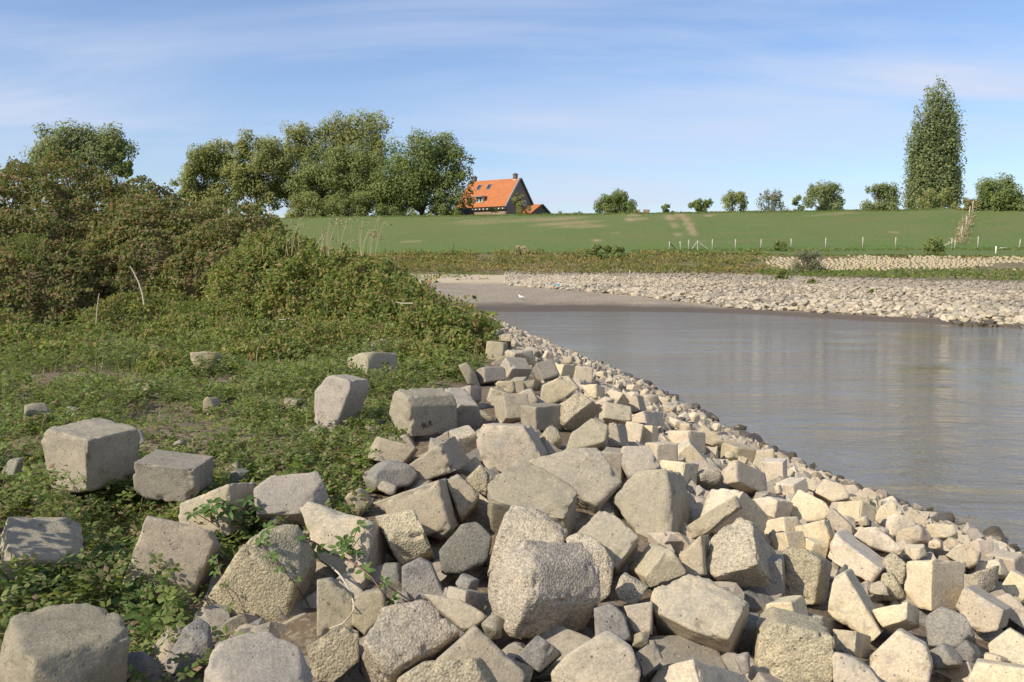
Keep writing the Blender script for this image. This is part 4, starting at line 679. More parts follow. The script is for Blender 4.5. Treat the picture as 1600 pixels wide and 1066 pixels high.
{"l":None,"p":[1.765,18.933,1.036],"e":[-0.015,0.384,1.172],"d":[0.182,0.19,0.141],"w":18,"m":"p","k":"s","grp":"small pale stones along the waterline"},
{"l":None,"p":[1.782,17.473,1.073],"e":[-0.586,0.008,-3.121],"d":[0.141,0.132,0.152],"w":16,"m":"p","k":"s","grp":"small pale stones along the waterline"},
{"l":None,"p":[1.952,17.525,1.007],"e":[-0.156,0.117,0.296],"d":[0.151,0.203,0.158],"w":18,"m":"p","k":"s","grp":"small pale stones along the waterline"},
{"l":None,"p":[2.163,18.636,0.894],"e":[-0.111,-0.371,0.263],"d":[0.149,0.236,0.167],"w":20,"m":"p","k":"s","grp":"small pale stones along the waterline"},
{"l":None,"p":[1.976,15.561,1.064],"e":[-0.02,0.078,2.349],"d":[0.206,0.186,0.159],"w":26,"m":"p","k":"s","grp":"small pale stones along the waterline"},
{"l":None,"p":[2.417,16.582,0.867],"e":[0.031,0.153,2.03],"d":[0.238,0.245,0.21],"w":32,"m":"p","k":"s","grp":"small pale stones along the waterline"},
{"l":None,"p":[2.536,18.158,0.768],"e":[0.156,0.156,1.966],"d":[0.186,0.156,0.122],"w":18,"m":"p","k":"s","grp":"small pale stones along the waterline"},
{"l":None,"p":[2.889,17.912,0.644],"e":[0.119,0.159,-2.532],"d":[0.159,0.233,0.164],"w":24,"m":"p","k":"s","grp":"small pale stones along the waterline"},
{"l":None,"p":[2.617,15.755,0.824],"e":[0.141,0.034,-0.97],"d":[0.235,0.168,0.149],"w":26,"m":"p","k":"s","grp":"small pale stones along the waterline"},
{"l":None,"p":[1.196,12.189,1.46],"e":[-1.393,0.246,-2.539],"d":[0.149,0.104,0.15],"w":38,"m":"p","k":"s","grp":"small pale stones along the waterline"},
{"l":None,"p":[2.664,14.773,0.842],"e":[-0.106,-0.221,0.612],"d":[0.172,0.152,0.142],"w":24,"m":"p","k":"s","grp":"small pale stones along the waterline"},
{"l":None,"p":[2.904,15.303,0.737],"e":[-0.051,-0.15,0.672],"d":[0.166,0.172,0.198],"w":24,"m":"p","k":"s","grp":"small pale stones along the waterline"},
{"l":None,"p":[2.933,16.775,0.669],"e":[1.082,0.235,1.183],"d":[0.134,0.112,0.134],"w":16,"m":"p","k":"s","grp":"small pale stones along the waterline"},
{"l":None,"p":[2.254,12.305,1.11],"e":[-0.069,0.015,1.046],"d":[0.141,0.166,0.106],"w":24,"m":"p","k":"s","grp":"small pale stones along the waterline"},
{"l":None,"p":[1.735,21.581,0.966],"e":[0.268,-0.03,-2.8],"d":[0.173,0.122,0.137],"w":14,"m":"p","k":"s","grp":"small pale stones along the waterline"},
{"l":None,"p":[1.475,20.974,1.085],"e":[1.322,-0.045,-0.957],"d":[0.158,0.126,0.12],"w":14,"m":"p","k":"s","grp":"small pale stones along the waterline"},
{"l":None,"p":[0.961,16.866,1.397],"e":[-0.231,0.207,2.176],"d":[0.14,0.106,0.105],"w":16,"m":"p","k":"s","grp":"small pale stones along the waterline"},
{"l":None,"p":[1.41,16.814,1.233],"e":[0.09,0.003,-0.794],"d":[0.134,0.097,0.095],"w":14,"m":"p","k":"s","grp":"small pale stones along the waterline"},
{"l":None,"p":[2.171,12.499,1.128],"e":[-0.204,0.114,-1.254],"d":[0.158,0.159,0.102],"w":26,"m":"p","k":"s","grp":"small pale stones along the waterline"},
{"l":None,"p":[1.792,8.417,1.356],"e":[0.248,0.456,-2.899],"d":[0.075,0.097,0.081],"w":22,"m":"p","k":"s","grp":"small pale stones along the waterline"},
{"l":None,"p":[2.35,10.238,1.154],"e":[-0.014,-0.475,-1.585],"d":[0.072,0.114,0.085],"w":18,"m":"p","k":"s","grp":"small pale stones along the waterline"},
{"l":None,"p":[2.334,9.334,1.188],"e":[-0.103,-0.355,-0.685],"d":[0.071,0.084,0.076],"w":18,"m":"p","k":"s","grp":"small pale stones along the waterline"},
{"l":None,"p":[3.538,17.525,0.414],"e":[-0.108,0.671,2.154],"d":[0.094,0.108,0.101],"w":14,"m":"p","k":"s","grp":"small pale stones along the waterline"},
{"l":None,"p":[3.331,15.458,0.574],"e":[0.144,-0.105,-2.615],"d":[0.1,0.118,0.131],"w":14,"m":"p","k":"s","grp":"small pale stones along the waterline"},
{"l":None,"p":[2.458,10.109,1.124],"e":[-0.253,0.08,-0.445],"d":[0.103,0.095,0.08],"w":18,"m":"p","k":"s","grp":"small pale stones along the waterline"},
{"l":None,"p":[2.405,8.559,1.178],"e":[-0.399,0.07,0.8],"d":[0.094,0.069,0.064],"w":20,"m":"p","k":"s","grp":"small pale stones along the waterline"},
{"l":None,"p":[3.065,8.21,0.978],"e":[-0.214,0.077,0.528],"d":[0.091,0.076,0.088],"w":22,"m":"p","k":"s","grp":"small pale stones along the waterline"},
{"l":None,"p":[3.163,8.029,0.944],"e":[0.05,-0.128,-2.793],"d":[0.078,0.085,0.062],"w":22,"m":"p","k":"s","grp":"small pale stones along the waterline"},
{"l":None,"p":[3.639,8.107,0.809],"e":[0.26,0.225,2.581],"d":[0.115,0.142,0.095],"w":28,"m":"p","k":"s","grp":"small pale stones along the waterline"},
{"l":None,"p":[3.943,8.404,0.722],"e":[-0.015,-0.208,-1.323],"d":[0.122,0.076,0.087],"w":26,"m":"p","k":"s","grp":"small pale stones along the waterline"},
{"l":None,"p":[3.792,7.732,0.758],"e":[0.282,-0.318,-1.529],"d":[0.07,0.072,0.058],"w":22,"m":"p","k":"s","grp":"small pale stones along the waterline"},
{"l":None,"p":[4.354,8.417,0.601],"e":[-0.29,-0.064,-0.081],"d":[0.11,0.084,0.091],"w":26,"m":"p","k":"s","grp":"small pale stones along the waterline"},
{"l":None,"p":[4.398,8.171,0.591],"e":[0.058,1.014,-1.482],"d":[0.073,0.083,0.084],"w":24,"m":"p","k":"s","grp":"small pale stones along the waterline"},
{"l":None,"p":[0.769,16.388,1.481],"e":[0.907,-0.117,-1.919],"d":[0.092,0.076,0.092],"w":12,"m":"p","k":"s","grp":"small pale stones along the waterline"},
{"l":None,"p":[1.643,24.54,0.907],"e":[0.123,0.043,-2.428],"d":[0.114,0.166,0.141],"w":12,"m":"p","k":"s","grp":"small pale stones along the waterline"},
{"l":None,"p":[4.755,8.843,0.469],"e":[0.349,-0.067,-3.041],"d":[0.067,0.094,0.082],"w":20,"m":"p","k":"s","grp":"small pale stones along the waterline"},
{"l":None,"p":[1.546,14.85,1.242],"e":[0.767,0.004,2.541],"d":[0.115,0.075,0.068],"w":14,"m":"p","k":"s","grp":"small pale stones along the waterline"},
{"l":None,"p":[1.994,12.887,1.169],"e":[0.006,-0.181,-2.142],"d":[0.12,0.101,0.099],"w":16,"m":"p","k":"s","grp":"small pale stones along the waterline"},
{"l":None,"p":[2.099,14.321,1.059],"e":[0.194,0.123,-2.394],"d":[0.09,0.095,0.078],"w":14,"m":"p","k":"s","grp":"small pale stones along the waterline"},
{"l":None,"p":[2.266,18.248,0.867],"e":[-0.342,0.066,-0.427],"d":[0.145,0.117,0.092],"w":14,"m":"p","k":"s","grp":"small pale stones along the waterline"},
{"l":None,"p":[3.025,22.317,0.438],"e":[-1.457,-0.861,1.912],"d":[0.099,0.107,0.138],"w":12,"m":"p","k":"s","grp":"small pale stones along the waterline"},
{"l":"wet stone topped by a dry patch at the crest waterline","p":[2.341,29.598,0.02],"e":[-0.133,0.031,-0.814],"d":[0.241,0.289,0.302],"w":19,"m":"w","k":"s"},
{"l":"low wet stone breaking the surface far out","p":[2.859,31.151,0.02],"e":[0.094,0.046,-2.578],"d":[0.191,0.204,0.139],"w":15,"m":"w","k":"s"},
{"l":"wet dark stone below the crest waterline","p":[2.662,29.198,0.02],"e":[0.059,0.047,-2.49],"d":[0.258,0.192,0.182],"w":16,"m":"w","k":"s"},
{"l":"wet cone shaped stone in the shallows","p":[2.856,28.209,0.02],"e":[-0.055,0.261,-1.504],"d":[0.152,0.21,0.128],"w":12,"m":"w","k":"s"},
{"l":"tiny wet stone in the shallows","p":[2.956,27.378,0.02],"e":[-0.003,0.137,1.981],"d":[0.089,0.123,0.11],"w":8,"m":"w","k":"s"},
{"l":"olive wet block at the waterline by the lone flat block","p":[3.156,25.7,0.02],"e":[0.023,0.085,2.243],"d":[0.302,0.207,0.301],"w":20,"m":"w","k":"s"},
{"l":"lone flat wet block standing in the river","p":[3.568,25.316,0.02],"e":[0.043,-0.128,-2.2],"d":[0.344,0.323,0.22],"w":25,"m":"w","k":"s"},
{"l":"flat wet stone at the waterline behind the tan shelf","p":[3.463,23.013,0.02],"e":[-0.028,0.156,2.645],"d":[0.233,0.173,0.156],"w":18,"m":"w","k":"s"},
{"l":"upper round brown wet stone of the cluster in the river","p":[4.117,21.484,0.02],"e":[0.019,-0.086,2.451],"d":[0.236,0.243,0.156],"w":22,"m":"w","k":"s"},
{"l":"middle brown wet stone of the cluster","p":[4.033,20.178,0.02],"e":[0.008,-0.019,0.582],"d":[0.236,0.168,0.218],"w":20,"m":"w","k":"s"},
{"l":"lower brown wet stone of the cluster","p":[3.946,19.341,0.02],"e":[0.062,-0.027,2.446],"d":[0.201,0.244,0.17],"w":22,"m":"w","k":"s"},
{"l":"wet brown stone beside the leaning tan block","p":[3.917,18.168,0.02],"e":[0.179,-0.125,-2.889],"d":[0.227,0.164,0.165],"w":22,"m":"w","k":"s"},
{"l":"lone rounded brown stone surrounded by water","p":[4.446,18.592,0.02],"e":[-0.012,-0.197,-0.971],"d":[0.168,0.22,0.149],"w":26,"m":"w","k":"s"},
{"l":"angular wet brown stone at the waterline","p":[4.068,16.893,0.02],"e":[0.268,-0.032,-2.697],"d":[0.241,0.281,0.193],"w":32,"m":"w","k":"s"},
{"l":"tiny wet stone awash off the right shore","p":[4.46,14.335,0.02],"e":[-0.244,-0.149,-1.163],"d":[0.081,0.082,0.1],"w":12,"m":"w","k":"s"},
{"l":"smallest wet stone awash off the right shore","p":[4.593,14.803,0.02],"e":[0.09,-0.053,-2.223],"d":[0.075,0.069,0.1],"w":9,"m":"w","k":"s"},
{"l":"wet stone at the right edge of the shore","p":[5.61,10.34,0.02],"e":[0.025,0.176,1.783],"d":[0.066,0.099,0.1],"w":18,"m":"w","k":"s"}
]
bvh_v = []; bvh_f = []
SEED = 100
for b in BLOCKS:
    SEED += 1
    kind = b.get('k', 'b'); rough = b.get('r', .35 if kind == 'b' else .5); key = b.get('key'); big = b.get('w', 0)
    n = 20 if key or big >= 70 else (13 if big >= 38 else (9 if big > 18 else 6))
    d = np.array(b.get('d', (1, 1, 1)))*(1.06 if key else (1.2 if kind == 'b' and big > 20 else 1.1))
    ch = None
    if 'ch' in b: ch = (2, b['ch'])
    if 'cy' in b: ch = (0, b['cy'])
    if 'f' in b:
        n = 34 if big >= 90 else (24 if big >= 45 else 16)
        P, Fc = prism(b['f'], b['x'], n, SEED, rough); b['e'] = (0, 0, 0)
    else: P, Fc = stone(d, n, SEED, kind, rough, ch)
    mat = M[b['m']] if not (rough >= .65 and b['m'] in 'gtp') or 'dappled' in (b['l'] or '') else M['R']
    water = b['m'] == 'w'
    nm = 'river_stone' if water else ('concrete_block' if kind == 'b' else 'broken_stone')
    o = link(nm, mesh(nm, P, Fc, [mat]), None, b['p'], b['e'])
    lab = b['l'] or 'small pale stone lying among the riprap blocks along the waterline'
    tag(o, lab, 'wet stone' if water else ('concrete block' if kind == 'b' else 'stone'),
        b.get('grp') or ('wet stones at the water edge' if water else 'riprap blocks heaped on the near bank'))
    if b.get('mark'): MARKED = (o, d)
    R = np.array(Euler(b['e']).to_matrix()); Wv = P@R.T+np.array(b['p']); k0 = len(bvh_v)
    bvh_v += Wv.tolist(); bvh_f += (Fc+k0).tolist()
BV = BVHTree.FromPolygons(bvh_v, bvh_f)
def camhit(px, py):
    r = ray(px, py); v = Vector(r).normalized(); h = BV.ray_cast(Vector((0, 0, CZ)), v, 60)
    g = hit(px, py)
    if h[0] is not None and h[0].y < g[1]: return np.array(h[0]), np.array(h[1])
    return g, np.array([0, 0, 1.])

# characters stamped on the chamfered block, on its big camera-facing side
o, d = MARKED
MARK = plain('dark_stamp_paint', (.06, .055, .05), .9)
# find the seen face point and put the print on it
p, nrm = camhit(667, 664)
cu = bpy.data.curves.new('mark', 'FONT'); cu.body = '9LR'; cu.size = .075; cu.extrude = .001; cu.align_x = 'CENTER'; cu.align_y = 'CENTER'
tmp = bpy.data.objects.new('mark', cu); COL.objects.link(tmp); dg = bpy.context.evaluated_depsgraph_get(); dg.update()
me = bpy.data.meshes.new_from_object(tmp.evaluated_get(dg)); bpy.data.objects.remove(tmp)
me.materials.clear(); me.materials.append(MARK)
mo = bpy.data.objects.new('stamped_characters', me); COL.objects.link(mo)
nv = Vector(nrm); nv = nv if nv.y < 0 else -nv
ux = Vector((1, 0, 0)); ux = (ux-nv*ux.dot(nv)).normalized(); uy = nv.cross(ux)
mw = Matrix(((ux.x, uy.x, nv.x, p[0]+nv.x*.006), (ux.y, uy.y, nv.y, p[1]+nv.y*.006), (ux.z, uy.z, nv.z, p[2]+nv.z*.006), (0, 0, 0, 1)))
om = Matrix.LocRotScale(o.location, o.rotation_euler, None)
mo.parent = o; mo.matrix_local = om.inverted() @ (mw @ Matrix.Rotation(math.radians(8), 4, 'Z'))

r = np.random.default_rng(77)
for i in range(46):
    y_ = r.uniform(9.5, 30); w_ = float(np.interp(y_, [a for a, b in WL], [b for a, b in WL])); x_ = w_+r.normal(.02, .13); s = r.uniform(.12, .3)
    P, Fc = stone(s*r.uniform(.7, 1.3, 3)*np.array([1.2, 1.2, .8]), 8, 6200+i, 's', .5)
    tag(link('river_stone', mesh('river_stone', P, Fc, [M['w']]), None, (x_, y_, float(terr0(x_, y_))+.02), (r.uniform(-.4, .4), r.uniform(-.4, .4), r.uniform(0, 6))),
        'small dark wet stone in the damp line along the near waterline', 'wet stone', 'wet stones along the near waterline')
import bmesh
def hull(dims, seed):
    g = np.random.default_rng(seed); bm = bmesh.new(); u = g.normal(size=(13, 3)); u /= np.linalg.norm(u, axis=1)[:, None]; u *= np.array(dims)*.6
    for q in u: bm.verts.new(q)
    bmesh.ops.convex_hull(bm, input=bm.verts); bm.verts.index_update()
    V = np.array([v.co[:] for v in bm.verts]); Fc = np.array([[v.index for v in f.verts] for f in bm.faces]); bm.free(); return V, Fc
HULL = [hull((1.2, .95, .62), 7000+v) for v in range(14)]
# rubble showing dark in the gaps under the blocks
Vs, Fs, Mi, k0 = [], [], [], 0
r = np.random.default_rng(5)
for i in range(3000):
    y_ = 3.2+36*r.random()**1.7; c = np.interp(y_, [a for a, b in CR], [b for a, b in CR]); w_ = np.interp(y_, [a for a, b in WL], [b for a, b in WL])
    x_ = c-2.3+(w_-c+2.4)*r.random()
    if x_ < xb0(y_)-.1 or (x_ < c-.2 and y_ > 10): continue
    s = r.uniform(.09, .30)*(1 if y_ < 9 else .75); P, Fc = stone(s*r.uniform(.7, 1.3, 3), 3, 5000+i, 's')
    e = Euler(r.uniform(0, 6.28, 3)); P = P@np.array(e.to_matrix()).T+np.array([x_, y_, float(terr0(x_, y_))+r.uniform(-.13, -.01)])
    Vs.append(P); Fs.append(Fc+k0); Mi += [int(r.random() < .3)]*len(Fc); k0 += len(P)
Vt, Ft, Mt = np.concatenate(Vs), np.concatenate([np.concatenate([f[:, [0, 1, 2]], f[:, [0, 2, 3]]]) for f in Fs]), [m for f, m in zip(Fs, Mi[::len(Fs[0])]) for _ in range(2*len(f))]
Vs, Fs, Mi, k0 = [Vt], [Ft], list(Mt), len(Vt)
for i in range(3600):
    y_ = 6.5+27*r.random()**1.3; c = np.interp(y_, [a for a, b in CR], [b for a, b in CR]); w_ = np.interp(y_, [a for a, b in WL], [b for a, b in WL]); x_ = c+(w_-c)*r.uniform(.1, 1.04)
    s = r.uniform(.13, .30); P, Fc = HULL[int(r.integers(0, 14))]; P = (P*s)@np.array(Euler(r.uniform(0, 6.28, 3)).to_matrix()).T+np.array([x_, y_, float(terr0(x_, y_))+r.uniform(-.08, .0)])
    Vs.append(P); Fs.append(Fc+k0); Mi += [2 if r.random() < .8 else 0]*len(Fc); k0 += len(P)
o = link('rubble', mesh('rubble', np.concatenate(Vs), np.concatenate(Fs), [M['t'], M['d'], M['p']], False, mi=Mi))
tag(o, 'loose rubble filling the gaps under the concrete blocks', 'rubble', kind='stuff')

# blocks of the lower layer, half hidden under the others
r = np.random.default_rng(15); HB = []
for m in 'gtp':
    for v in range(4): HB.append((m, mesh('concrete_block', *stone(r.uniform(.27, .42, 3), 12, 9000+v*3+ord(m), 'b', .4), [M[m]])))
nb = 0
while nb < 260:
    y_ = 3.4+15*r.random()**1.8; c = np.interp(y_, [a for a, b in CR], [b for a, b in CR]); w_ = np.interp(y_, [a for a, b in WL], [b for a, b in WL]); x_ = c-2.2+(w_-c+1.9)*r.random()
    if x_ < xb0(y_)+.02: continue
    t = (x_-c)/(w_-c); m = 'p' if t > .35 else ('t' if r.random() < .5 else 'g'); me = [q for q in HB if q[0] == m][int(r.integers(0, 4))][1]
    tag(link('concrete_block', me, None, (x_, y_, float(terr0(x_, y_))-.15), r.uniform(-.7, .7, 3)+np.array([0, 0, r.uniform(0, 6)])),
        'concrete block of the lower layer half hidden under the other blocks', 'concrete block', 'half hidden blocks under the heap'); nb += 1

# far riprap
r = np.random.default_rng(8)
FAR = []
for i in range(60000):
    X_ = r.uniform(-2, 66); Yk, Zk = stations(np.array([X_])); Yk = Yk[:, 0]
    y0, y1, y2, y3 = Yk[1], Yk[2], Yk[3], Yk[4]
    lo = y1 if X_ < 24 else y0-.6
    if X_ < 24: lo = y1+.2*(1-(X_/24))
    hi = y3-.3 if X_ < 18 else y2+(.5 if X_ < 45 else -1)
    yy = r.uniform(lo-.3, hi)
    if yy < lo-.1 and X_ < 20: continue
    px = 800+1500*X_/yy
    if px > 1680 or px < 790: continue
    u = (yy-lo)/(hi-lo)
    s = (.40 if u < .3 else .26)*r.uniform(.55, 1.4)*(1 if X_ > 15 else .9)
    FAR.append((X_, yy, s, u))
    if len(FAR) >= 9500: break
FAR.sort(key=lambda q: -q[2]/q[1])
variants = {}
FM = [M['p'], M['t'], M['g'], M['w']]
def far_mat(u, z, q):
    if z < .12: return 3
    g = noise(np.array([q[0]*.16, q[1]*.6, 0]), 4)
    if u > .74+.12*g: return 2 if r.random() < .82 else 1
    if g > .25 and r.random() < .6: return 2
    return 0 if r.random() < .8 else 1
Vs, Fs, Mi, k0 = [], [], [], 0
for i, (X_, yy, s, u) in enumerate(FAR):
    z = float(farz(X_, yy)[0])+s*.12; m = far_mat(u, z, (X_, yy)); v = int(r.integers(0, 14))
    rot = (r.uniform(-.5, .5), r.uniform(-.5, .5), r.uniform(0, 6.28)); sc = s*r.uniform(.85, 1.15)
    if i < 300:
        if (v, m) not in variants:
            P, Fc = HULL[v]; variants[(v, m)] = mesh('riprap_stone', P, Fc, [FM[m]], False)
        o = link('riprap_stone', variants[(v, m)], None, (X_, yy, z), rot); o.scale = (sc, sc, sc)
        tag(o, {0: 'pale angular stone of the riprap on the far bank', 1: 'tan angular stone of the riprap on the far bank', 2: 'grey angular stone of the riprap on the far bank', 3: 'dark wet stone at the foot of the far riprap'}[m], 'riprap stone', 'riprap stones on the far bank')
    else:
        P, Fc = HULL[v]; P = (P*sc)@np.array(Euler(rot).to_matrix()).T+np.array([X_, yy, z])
        Vs.append(P); Fs.append(Fc+k0); Mi += [m]*len(Fc); k0 += len(P)
o = link('riprap', mesh('riprap', np.concatenate(Vs), np.concatenate(Fs), FM, False, mi=Mi))
tag(o, 'smaller pale and grey stones of the far bank riprap', 'riprap', kind='stuff')

# block revetment above it: rows of small concrete columns, real blocks
Vs, Fs, k0 = [], [], 0
rv = empty('stone_revetment', (45, 88, 3.3), 'honeycomb of pale set concrete columns paving the far bank', 'revetment')
hexv = np.array([[math.cos(a), math.sin(a)] for a in np.arange(6)*math.pi/3+math.pi/6])
for X_ in np.arange(26, 60, .44):
    for k in range(17):
        xx = X_+r.normal(0, .05); Yk, Zk = stations(np.array([xx])); t = .06+k*.056+r.normal(0, .003)
        yy = float(Yk[4, 0]*(1-t)+Yk[5, 0]*t); z = float(Zk[4, 0]*(1-t)+Zk[5, 0]*t)
        if 800+1500*xx/yy < 1185: continue
        if fbm(np.array([xx*.23, k*.2, 0]), 31, 2) > (.16 if 1250 < 800+1500*xx/yy < 1420 else .30): continue
        s = .205*r.uniform(.88, 1.06); h = r.uniform(.08, .2)
        P = np.concatenate([np.c_[hexv*s+[xx, yy], np.full(6, z-.2)], np.c_[hexv*s*.86+[xx, yy], np.full(6, z+h)]])
        Vs.append(P); Fs += [[k0+a for a in (j, (j+1) % 6, 6+(j+1) % 6, 6+j)] for j in range(6)]+[[k0+6+j for j in range(6)]]; k0 += 12
V = np.concatenate(Vs)-np.array([45, 88, 3.3])
o = link('column_block', mesh('column_block', V, Fs, [M['t']], False), rv); o['kind'] = 'stuff'

# ------------------------------------------------------------------ foliage
def leaves(P, size, rg, N=None, bias=.6, wid=.36, fold=.16, droop=0.0):
    n = len(P); size = np.broadcast_to(size, n)
    nn = rg.normal(size=(n, 3)); nn /= np.linalg.norm(nn, axis=1)[:, None]
    if N is not None: nn = nn+bias*2*N; nn /= np.linalg.norm(nn, axis=1)[:, None]
    a = rg.normal(size=(n, 3)); a[:, 2] -= droop; a -= nn*(a*nn).sum(1)[:, None]; a /= np.linalg.norm(a, axis=1)[:, None]
    b = np.cross(nn, a); s = size[:, None]
    V = np.empty((n, 4, 3)); V[:, 0] = P-a*s*.5; V[:, 1] = P+b*s*wid-nn*s*fold+a*s*.04; V[:, 2] = P+a*s*.5; V[:, 3] = P-b*s*wid-nn*s*fold+a*s*.04
    i = np.arange(n)*4
    Fc = np.concatenate([np.stack([i, i+1, i+2], 1), np.stack([i, i+2, i+3], 1)])
    return V.reshape(-1, 3), Fc
def leafobj(name, P, size, m, rg, parent=None, origin=None, **k):
    V, Fc = leaves(P, size, rg, **k)
    if origin is not None: V = V-np.asarray(origin)
    return link(name, mesh(name, V, Fc, [m], False), parent)

rg = np.random.default_rng(21)
# creeping ground cover: sprigs of three to five leaflets
P0, S0 = [], []
for (ylo, yhi, dens, sz) in ((3.2, 7, 560, .052), (7, 11, 560, .046), (11, 17, 360, .056), (17, 27, 170, .078)):
    wdt = 18 if yhi > 11 else 10
    n = int(dens*(yhi-ylo)*wdt); y = rg.uniform(ylo, yhi, n); x = xb(y)+.18-rg.random(n)*wdt*np.clip(y/yhi, .4, 1)
    x = x+.15*noise(xy(x*4, y*4), 9)
    keep = (800+1500*x/y > -80)
    c = fbm(xy(x*1.1, y*1.1), 44, 3)
    keep &= rg.random(n) < np.clip(.85+1.5*c, .1, 1)
    for (px, py, rx, ry) in ((285,672,.55,1.3),(235,650,.5,1.2),(330,690,.5,.6),(100,590,.7,1.2),(440,700,.3,.5),(360,600,.5,.9),(20,640,.4,.6)):
        q = hit(px, py); e = ((x-q[0])/rx)**2+((y-q[1])/ry)**2; keep &= (rg.random(n) < np.clip(e*1.2-.05, 0, 1))
    keep &= domes(x, y, .8) < .4
    x, y, c = x[keep], y[keep], c[keep]
    h = rg.random(len(x))**1.3*(.05+.26*np.clip(c+.25, 0, 1)*(1 if yhi < 12 else 1.7)+.22*smooth(.25, .5, fbm(xy(x*.9+9, y*.9), 66, 2)))+.01
    z = terr(x, y)+h
    P0.append(np.stack([x, y, z], 1)); S0.append(sz*rg.uniform(.6, 1.35, len(x)))
for b in BLOCKS:                                     # weeds crowding against the blocks that lie in the greenery
    bx, by = b['p'][0], b['p'][1]
    if bx > xb(by)+.25 or b.get('w', 60) < 40: continue
    n = 130; a_ = rg.uniform(0, 6.28, n); rr = (.26+.3*rg.random(n))*(1 if by < 12 else .8); x = bx+np.cos(a_)*rr; y = by+np.sin(a_)*rr*1.1
    z = terr(x, y)+rg.random(n)**1.2*.2; P0.append(np.stack([x, y, z], 1)); S0.append(.05*rg.uniform(.7, 1.4, n))
P0 = np.concatenate(P0); S0 = np.concatenate(S0)
def sprigs(P, S, rg, k):
    n = len(P); ax = rg.normal(size=(n, 3))*.45; ax[:, 2] = 1; ax /= np.linalg.norm(ax, axis=1)[:, None]
    u = np.cross(ax, rg.normal(size=(n, 3))); u /= np.linalg.norm(u, axis=1)[:, None]; w = np.cross(ax, u)
    Vs, Fs, o = [], [], 0
    for j in range(k):
        t = 2*math.pi*j/(k+.6)+rg.normal(0, .15, n); dr = u*np.cos(t)[:, None]+w*np.sin(t)[:, None]; side = np.cross(ax, dr)
        l = S[:, None]*rg.uniform(.8, 1.15, n)[:, None]; up = ax*l*rg.uniform(-.25, .35, n)[:, None]
        V = np.empty((n, 4, 3)); V[:, 0] = P+dr*l*.08; V[:, 1] = P+dr*l*.6+side*l*.3+up*.5-ax*l*.06; V[:, 2] = P+dr*l+up; V[:, 3] = P+dr*l*.6-side*l*.3+up*.5-ax*l*.06
        i = np.arange(n)*4+o; Fs.append(np.stack([i, i+1, i+2], 1)); Fs.append(np.stack([i, i+2, i+3], 1)); Vs.append(V.reshape(-1, 3)); o += 4*n
    return np.concatenate(Vs), np.concatenate(Fs)
V, Fc = sprigs(P0, S0, rg, 4)
o = link('ground_cover', mesh('ground_cover', V, Fc, [L['cover']], False))
tag(o, 'creeping low green plants covering the ground left of the blocks', 'ground cover', kind='stuff')
# thin grass blades and dead stalks standing in it
n = 9000; y = rg.uniform(4.5, 24, n); x = xb(y)+.05-rg.random(n)*9*np.clip(y/14, .45, 1.4); k_ = (fbm(xy(x*.7, y*.7), 81, 3) > .02) & (domes(x, y, .8) < .3); x, y = x[k_], y[k_]; n = len(x)
b0 = np.stack([x, y, terr(x, y)], 1); a_ = rg.uniform(0, 6.28, n); h = rg.uniform(.08, .3, n)*np.clip(y/12, .7, 1.5); dv = np.stack([np.cos(a_), np.sin(a_), 0*a_], 1); sd = np.stack([-np.sin(a_), np.cos(a_), 0*a_], 1)*(.002+.00012*y)[:, None]
mid_ = b0+dv*(h*.22)[:, None]+[0, 0, 1]*(h*.7)[:, None]; V = np.stack([b0-sd, b0+sd, mid_+sd*.6, mid_-sd*.6, b0+dv*(h*.6)[:, None]+[0, 0, 1]*h[:, None]], 1); i = np.arange(n)*5
Fg = np.concatenate([np.stack([i, i+1, i+2], 1), np.stack([i, i+2, i+3], 1), np.stack([i+3, i+2, i+4], 1)]); mi = np.tile((rg.random(n) < .25).astype(int), 3)
o = link('grass', mesh('grass', V.reshape(-1, 3), Fg, [L['strip'], L['dry']], False, mi=mi)); tag(o, 'thin green and straw grass blades among the creeping plants', 'grass', kind='stuff')
# dry twigs and litter on the bare soil
mb = MB()
for i in range(420):
    y_ = rg.uniform(5, 20); x_ = xb(y_)-rg.random()*7; z_ = float(terr(np.array([x_]), np.array([y_]))[0])+.015; a = rg.uniform(0, 6.28); l = rg.uniform(.08, .4)
    mb.tube([(x_, y_, z_), (x_+math.cos(a)*l*.5, y_+math.sin(a)*l*.5, z_+rg.uniform(0, .06)), (x_+math.cos(a+.3)*l, y_+math.sin(a+.3)*l, z_+rg.uniform(0, .05))], [.004, .003, .002], 3)
tag(mb.build('twig_litter', CANE), 'dry twigs scattered over soil and low plants', 'twigs', kind='stuff')

